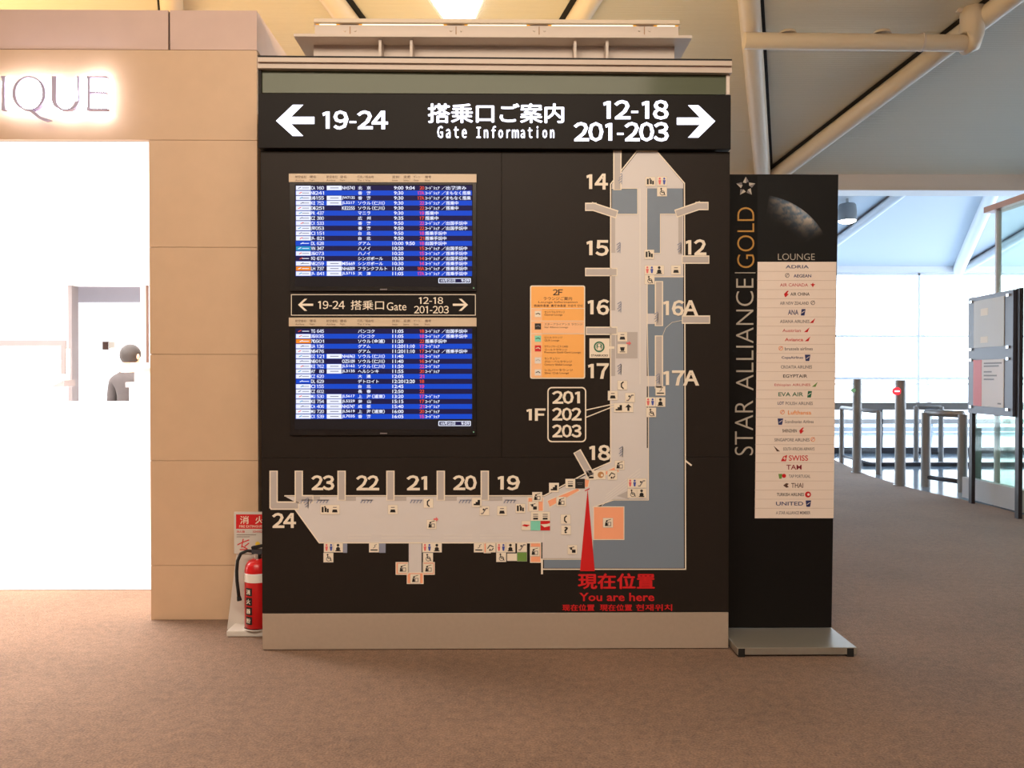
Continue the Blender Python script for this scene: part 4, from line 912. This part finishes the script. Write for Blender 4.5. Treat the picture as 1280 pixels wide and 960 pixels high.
LX = [('I', 1, 7, 95, 137.5), ('U', 64.5, 99, 95, 138), ('E', 108, 134, 95, 137.5)]
for ch, x0, x1, y0, y1 in LX:
    s = MB()
    for pts in optima(ch, x0, x1, y0, y1): s.prism(pts, Dl, .03, LET)
    lo_ = s.build('letter', sign)
    s = MB()
    if ch == 'I': s.pbox(x0 + 1, y0, x1 - 1, y1, Dl + .031, .014, HALO)
    if ch == 'U': s.pbox(x0, y0, x0 + 4, y1 - 8, Dl + .031, .014, HALO); s.pbox(x1 - 4, y0, x1, y1 - 8, Dl + .031, .014, HALO); s.pbox(x0 + 5, y1 - 4, x1 - 5, y1, Dl + .031, .014, HALO)
    if ch == 'E': s.pbox(x0, y0, x0 + 4, y1, Dl + .031, .014, HALO); s.pbox(x0, y0, x1 - 1, y0 + 3, Dl + .031, .014, HALO); s.pbox(x0, y1 - 3, x1, y1, Dl + .031, .014, HALO); s.pbox(x0 + 4, 114, x1 - 2, 117, Dl + .031, .014, HALO)
    s.build('light_strip', lo_)
s = ring_letter(15, 57, 95, 138, LET, Dl, .03); s.prism([(34, 137), (41, 137.5), (50, 145), (63, 149.5), (56, 151), (48, 148)], Dl + .0005, .03, LET); lo_ = s.build('letter', sign)
ring_letter(16.5, 55.5, 96.5, 136.5, HALO, Dl + .031, .014, 3, 2).build('light_strip', lo_)

# ================================================================== INSIDE THE SHOP
def counter(x0, x1, ytop, d, dep, lab, name='display_counter', m=SHOPW, door=True):
    a_ = at(x0, ytop, d); b_ = at(x1, ytop, d)
    t = thing(name, lab, 'counter', ((a_.x + b_.x) / 2, d, .006))
    s = MB(); s.box(a_.x, b_.x, d, d + dep, a_.z - .04, a_.z, m); s.build('worktop', t)
    s = MB(); s.box(a_.x + .02, b_.x - .02, d + .02, d + dep - .02, .006, a_.z - .04, m); s.build('cabinet', t)
counter(-60, 150, 505, 7.2, .8, 'long white shop counter in front of the doorway, in bright light')
counter(163.5, 200, 453.5, 6.6, .5, 'tall white display cabinet hiding the man\'s side', 'display_cabinet')
counter(157, 163.4, 478, 6.7, .4, 'narrow white box just left of the tall white cabinet', 'display_box')
# dark framed panel at left
fr = thing('wall_frame', 'white panel with a dark frame standing at the left inside the shop', 'frame', at(40, 455, 8.6))
s = MB(); s.pbox(-80, 425, 76, 432, 8.6, .05, PGREY); s.build('frame_bar', fr)
s = MB(); s.pbox(76, 425, 81, 468, 8.6, .05, PGREY); s.build('frame_bar', fr)
s = MB(); s.pbox(-80, 432, 76, 520, 8.62, .03, SHOPW); s.build('frame_panel', fr)
s = MB(); s.pbox(82, 436, 86, 480, 8.62, .03, CREAM); s.build('side_strip', fr)
s = MB(); s.prism([(62, 484), (80, 475), (80, 483)], 7.6, .2, PGREY); s.build('brochure_wedge', None, label='small grey wedge-shaped card holder on the white shop counter', cat='holder', origin=at(70, 484, 7.6))
# faint shelf signs beyond the doorway
t = thing('notice_rack', 'small brown and cream notice board beyond the shop doorway', 'notice board', (at(134, 437, 12.8).x, 12.8, 0))
s = MB(); s.pbox(128, 427, 135, 437, 12.8, .05, PBROWN); s.build('brown_notice', t)
s = MB(); s.pbox(136, 427, 143, 435, 12.8, .05, CREAM); s.build('cream_notice', t)
s = MB(); s.box(at(135, 437, 12.8).x, at(136.5, 437, 12.8).x, 12.81, 12.84, 0, at(135, 428, 12.8).z, WHITE); s.build('pole', t)

# man in a grey suit, seen from behind
def man():
    Y = 8.4; hx = at(164, 445, Y).x; ht = at(164, 431.5, Y).z
    k = ht / 1.78
    t = thing('person', 'dark-haired person in a grey suit, seen from behind inside the white shop', 'person', (hx - .01, Y, 0.006))
    J = [((0, 0, .93), .15, -1), ((0, 0, 1.12), .145, 0), ((0, .01, 1.30), .17, 1), ((0, .01, 1.43), .13, 2), ((0, -.01, 1.52), .058, 3), ((0.005, -.015, 1.60), .082, 4), ((0.005, -.015, 1.69), .092, 5), ((0.005, -.01, 1.745), .06, 6),
         ((-.185, .02, 1.41), .072, 3), ((-.225, .03, 1.15), .052, 8), ((-.20, -.08, .93), .036, 9), ((-.19, -.12, .86), .038, 10),
         ((.185, .02, 1.41), .072, 3), ((.225, .03, 1.15), .052, 12), ((.20, -.08, .93), .036, 13), ((.19, -.12, .86), .038, 14),
         ((-.095, 0, .86), .1, 0), ((-.105, -.01, .48), .065, 16), ((-.11, .02, .09), .045, 17), ((-.115, -.14, .04), .035, 18),
         ((.095, 0, .86), .1, 0), ((.105, -.01, .48), .065, 20), ((.11, .02, .09), .045, 21), ((.115, -.14, .04), .035, 22)]
    J = [(p, r_, q_) for p, r_, q_ in J]
    me = bpy.data.meshes.new('body'); me.from_pydata([Vector(p) for p, _, _ in J], [(i, q_) for i, (_, _, q_) in enumerate(J) if q_ >= 0], [])
    o = bpy.data.objects.new('tmp', me); COL.objects.link(o)
    md = o.modifiers.new('s', 'SKIN'); md.use_smooth_shade = True
    for i, (_, r_, _) in enumerate(J): me.skin_vertices[0].data[i].radius = (r_, r_ * (.72 if i in (1, 2, 3) else 1))
    me.skin_vertices[0].data[0].use_root = True
    sb = o.modifiers.new('d', 'SUBSURF'); sb.levels = 2; sb.render_levels = 2
    dg = bpy.context.evaluated_depsgraph_get(); m2 = bpy.data.meshes.new_from_object(o.evaluated_get(dg))
    bpy.data.objects.remove(o)
    for m in (SUIT, TROU, SKIN, RUBBER): m2.materials.append(m)
    for p in m2.polygons:
        c_ = p.center
        p.material_index = 2 if c_.z > 1.50 or (abs(c_.x) > .15 and c_.z < .91 and c_.z > .8) else (3 if c_.z < .09 else (1 if c_.z < .84 else 0)); p.use_smooth = True
    rot = Matrix.Rotation(math.radians(158), 4, 'Z')                       # faces away, head a little to the right
    for v in m2.vertices: v.co = rot @ (v.co * k)
    o = bpy.data.objects.new('body', m2); COL.objects.link(o); o.parent = t; ORG[o.name] = ORG[t.name]
    T = ORG[t.name]
    def loc(x, y, z): return T + rot @ (Vector((x, y, z)) * k)
    s = MB(); vs = []; n = 20; hgt = 10
    for i in range(hgt + 1):
        th = math.pi * .74 * i / hgt
        for j in range(n):
            a = 2 * math.pi * j / n; fr_ = max(0, -math.sin(a)); th2 = th * (1 - .5 * fr_)
            vs.append(loc(.005 + .098 * math.sin(th2) * math.cos(a), -.008 + .108 * math.sin(th2) * math.sin(a), 1.675 + .112 * math.cos(th2)))
    s.add(vs, [(i * n + j, (i + 1) * n + j, (i + 1) * n + (j + 1) % n, i * n + (j + 1) % n) for i in range(hgt) for j in range(n)], HAIR, True); s.build('hair', t)
    for sx in (-1, 1):
        s = MB(); s.ball(loc(sx * .094, -.01, 1.655), .014 * k, .02 * k, .03 * k, SKIN, 10); s.build('ear', t)
    s = MB(); s.ball(loc(.005, -.108, 1.645), .013, .016, .02, SKIN, 8); s.build('nose', t)
    for sx in (-1, 1):
        s = MB(); s.ball(loc(.005 + sx * .033, -.094, 1.675), .012, .01, .008, WHITE, 8); s.build('eye', t)
    s = MB(); s.ball(loc(.005, -.096, 1.605), .025, .01, .006, mat('lips', (180, 100, 90)), 8); s.build('mouth', t)
    for sx in (-1, 1):
        for j in range(5):
            b0 = loc(sx * .19 + (j - 2) * .014 * (1 if j < 4 else .8), -.125, .84); b1_ = b0 + Vector((0, 0, -.06)) + (rot @ Vector((0, -.015, 0))); s = MB(); s.path([b0, (b0 + b1_) / 2, b1_], .0085, SKIN, 8); s.build('finger', t)
    s = MB(); vs = []; n = 20
    for i, (rx, ry, z) in enumerate(((.155, .12, .96), (.172, .128, .88), (.178, .13, .80))):
        for j in range(n): a = 2 * math.pi * j / n; vs.append(loc(rx * math.cos(a), ry * math.sin(a), z))
    s.add(vs, [(i * n + j, i * n + (j + 1) % n, (i + 1) * n + (j + 1) % n, (i + 1) * n + j) for i in range(2) for j in range(n)], SUIT, True); s.build('jacket_skirt', t)
man()

# ================================================================== RIGHT: GATE AREA
def round_post(px, ybase, ytop, r, lab, led=None, lx=0):
    d = FWD + RT * ((px - 640) / 1000) + UP * ((480 - ybase) / 1000); B = EYE + d * (-1.5 / d.z)
    zt = at(px, ytop, B.y).z
    t = thing('gate_post', lab, 'gate post', (B.x, B.y, 0))
    s = MB(); s.tube((B.x, B.y, 0.012), (B.x, B.y, zt), r, POSTM, 24); s.build('column', t)
    s = MB(); s.tube((B.x, B.y, 0), (B.x, B.y, .012), r * 1.25, CHROME, 24); s.build('foot_ring', t)
    if led:
        A = at(px + lx, ytop + 14, B.y - r * 1.0); A.y = B.y - r * .99
        s = MB(); s.tube(A + Vector((0, .03, 0)), A + Vector((0, -.01, 0)), .052 if led is LEDRED else .03, led, 20); li = s.build('signal_light', t)
        if led is LEDRED: s = MB(); s.box(A.x - .032, A.x + .032, A.y - .013, A.y - .011, A.z - .009, A.z + .009, EMW); s.build('bar_mark', li)
round_post(1071, 591, 474, .066, 'grey metal gate post with a dim green light, nearer the banner', LEDGRN, -4)
round_post(1125, 607, 475, .068, 'grey metal gate post with a lit red no-entry light', LEDRED, -4)

def floorpt(px, py):
    d = FWD + RT * ((px - 640) / 1000) + UP * ((480 - py) / 1000); return EYE + d * (-1.5 / d.z)
def barrier(posts, lab, r=.04, h=.95):
    P = [floorpt(*p) for p in posts]
    t = thing('gate_barrier', lab, 'barrier', (P[0].x, P[0].y, 0))
    for p in P: s = MB(); s.tube((p.x, p.y, -.012), (p.x, p.y, h), r, POSTM, 16); s.build('post', t)
    for p, q_ in zip(P, P[1:]):
        s = MB(); s.path([(p.x, p.y, h), (q_.x, q_.y, h)], r * .8, POSTM, 12); s.build('top_rail', t)
        s = MB(); s.path([(p.x, p.y, .12), (q_.x, q_.y, .12)], r * .5, DARKM, 8); s.build('low_rail', t)
        e = (q_ - p).normalized() * .06; p2, q2_ = p + e, q_ - e
        s = MB(); s.add([(p2.x, p2.y, .2), (q2_.x, q2_.y, .2), (q2_.x, q2_.y, .86), (p2.x, p2.y, .86)], [(0, 1, 2, 3)], WGLASS); s.build('glass_panel', t)
barrier([(1052, 578), (1098, 592)], 'low grey barrier with glass behind the green-light post')
barrier([(1145, 574), (1176, 575)], 'low grey barrier with glass farthest back, right of the red-light post', .045)
barrier([(1157, 607), (1203, 614)], 'low grey barrier with glass beside the black sign stand', .06, 1.0)
# long handrail balustrade
Yr = 15.6
t = thing('balustrade', 'long dark-railed glass balustrade in front of the bright window wall', 'balustrade', (8.5, Yr, 0))
z1_, z2_ = at(1100, 503, Yr).z, at(1100, 512, Yr).z
s = MB(); s.box(5.5, 13, Yr - .12, Yr, z2_, z1_, mat('grey_rail', (135, 132, 130), .4)); s.build('hand_rail', t)
s = MB(); s.box(5.5, 13, Yr, Yr + .06, at(1100, 530, Yr).z, at(1100, 524, Yr).z, PIPEW); s.build('mid_rail', t)
s = MB(); s.box(5.5, 13, Yr - .05, Yr + .05, -.012, .1, DARKM); s.build('bottom_rail', t)
for x in (5.55, 7.4, 9.25, 11.1, 12.95):
    s = MB(); s.box(x - .03, x + .03, Yr, Yr + .05, .0, z2_, POSTM); s.build('post', t)
for x in (5.6, 7.45, 9.3, 11.15):
    s = MB(); s.box(x, x + 1.75, Yr + .055, Yr + .062, .1, z2_, WGLASS); s.build('glass_panel', t)
s = MB(); s.box(6.0, 13, 13.3, 13.42, -.012, .05, DARKM); s.build('floor_track', None, label='low dark floor track crossing the shiny tiles', cat='track', origin=(9, 13.3, -.012))
# dark green glass leaf
P = floorpt(1213, 617)
s = MB(); A = at(1213, 535, P.y); B_ = at(1227, 535, P.y); s.box(A.x, B_.x, P.y, P.y + .03, .0, A.z, mat('dark_green_glass', (86, 120, 112), .1)); s.build('gate_leaf', None, label='narrow dark green glass leaf behind the sign stand\'s left pole', cat='gate', origin=(A.x, P.y, 0))

# glass side wall with plinth and copper cap (runs away from the camera)
XG = 5.93; YE = XG / .6135; ze = at(1243, 264, YE).z
gp = MB(); gp.box(XG, XG + .16, -4, YE, -.012, .17, mat('pale_grey_plinth', (185, 188, 192), .5)); wg = struct('wall_glass', gp)
s = MB(); s.box(XG - .04, XG + .16, -4, YE + .12, ze, ze + .07, mat('copper_cap', (196, 150, 128), .4)); s.build('cap_rail', wg)
ys_ = [YE - .02, YE - .55, YE - 2.2, YE - 4.4, YE - 6.6, YE - 8.8, YE - 11, YE - 13.2]
for y1_, y0_ in zip(ys_, ys_[1:]):
    s = MB(); s.box(XG + .05, XG + .062, y0_ + .02, y1_, .17, ze, GGLASS); s.build('pane', wg)
s = MB(); s.box(XG + .03, XG + .09, YE - .03, YE, .17, ze, PIPEW); s.build('end_post', wg)
# low glass screen
s = MB(); A = floorpt(1229, 607); s.box(5.72, 5.735, 8.9, 9.75, .25, at(1235, 519, 9.5).z, GGLASS); sg = thing('glass_screen', 'low green-tinted glass screen on a pale plinth behind the sign stand', 'screen', (5.73, 9.3, 0))
s.build('glass_sheet', sg); s = MB(); s.box(5.68, 5.78, 8.7, 9.85, 0, .25, mat('pale_grey_plinth', (185, 188, 192), .5)); s.build('plinth', sg)

# sign stand: two black poles and a board with two framed notices
Pa = floorpt(1212.5, 629); Pb = floorpt(1270.5, 648)
BLK = mat('black_pole', (44, 40, 46), .4)
ss = thing('sign_stand', 'black two-pole sign stand with two framed notices, at the right edge', 'sign stand', ((Pa.x + Pb.x) / 2, (Pa.y + Pb.y) / 2, 0))
dr_ = (Pb - Pa).normalized(); nr = Vector((dr_.y, -dr_.x, 0)) * -1
if nr.x > 0: nr = -nr
zT = at(1215, 373, Pa.y).z; zB = at(1215, 516, Pa.y).z; zM = at(1215, 443, Pa.y).z
def slab(s, u0, u1, z0, z1, n0, n1, m):
    L_ = (Pb - Pa).length
    vs = [Pa + dr_ * (L_ * u) + nr * n + Vector((0, 0, z)) for u in (u0, u1) for n in (n0, n1) for z in (z0, z1)]
    return s.add(vs, [(0, 1, 3, 2), (4, 6, 7, 5), (0, 4, 5, 1), (2, 3, 7, 6), (0, 2, 6, 4), (1, 5, 7, 3)], m)
for u in (0.0, 1.0):
    s = MB(); slab(s, u - .035, u + .035, 0, zT + .01, -.04, .0, BLK); s.build('pole', ss)
s = MB(); slab(s, 0.0, .97, zB, zT, .0, .03, mat('slate_board', (78, 82, 98), .4)); bd = s.build('board', ss)
for k, (z0_, z1_, m) in enumerate(((zM + .07, zT - .05, mat('grey_notice', (205, 206, 205), .5)), (zB + .09, zM - .07, mat('white_notice', (225, 218, 215), .5)))):
    s = MB(); slab(s, .14, .80, z0_, z1_, .03, .036, m); nt_ = s.build('notice_sheet', bd)
    if k == 1:
        s = MB(); slab(s, .14, .33, z0_, z1_, .036, .038, PPINK)
        for j, zq in enumerate((.92, .86, .74, .66, .58, .08)): slab(s, .38 if j < 5 else .68, (.76, .7, .55, .66, .6, .75)[j], z0_ + (z1_ - z0_) * zq - .008, z0_ + (z1_ - z0_) * zq + .008, .036, .038, PGREY)
        s.build('notice_print', nt_)
    else:
        s = MB(); slab(s, .3, .46, z1_ - .18, z1_ - .1, .036, .0375, CREAM); slab(s, .3, .46, z0_ + .05, z0_ + .12, .036, .0375, CREAM); s.build('notice_print', nt_)
    for u in (.08, .88):
        for zq in (z0_ - .015, z1_ + .0):
            s = MB(); slab(s, u - .025, u + .025, zq - .015, zq + .015, .03, .045, CHROME); s.build('corner_clip', bd)

# round spotlight under far bay ceiling
Y = 18.5; A = at(1059, 276, Y); Bq = at(1059, 252, Y)
t = thing('ceiling_spotlight', 'round glowing spotlight under the far ceiling, just right of the banner', 'spotlight', Bq)
s = MB(); s.lathe((A.x, Y, A.z), [(.20, .0), (.21, .06), (.21, .2), (.19, .36), (.17, .39), (0, .40)], mat('grey_lamp_housing', (120, 122, 124), .4), 28); s.build('housing', t)
s = MB(); s.lathe((A.x, Y, A.z), [(0, -.07), (.1, -.06), (.17, -.035), (.2, 0), (.2, .03)], mat('spot_diffuser', (250, 252, 255), emis=9), 24); s.build('lens', t)
s = MB(); s.tube((A.x, Y, A.z + .39), (A.x, Y, Zf(Y)), .03, POSTM, 12); s.build('stem', t)
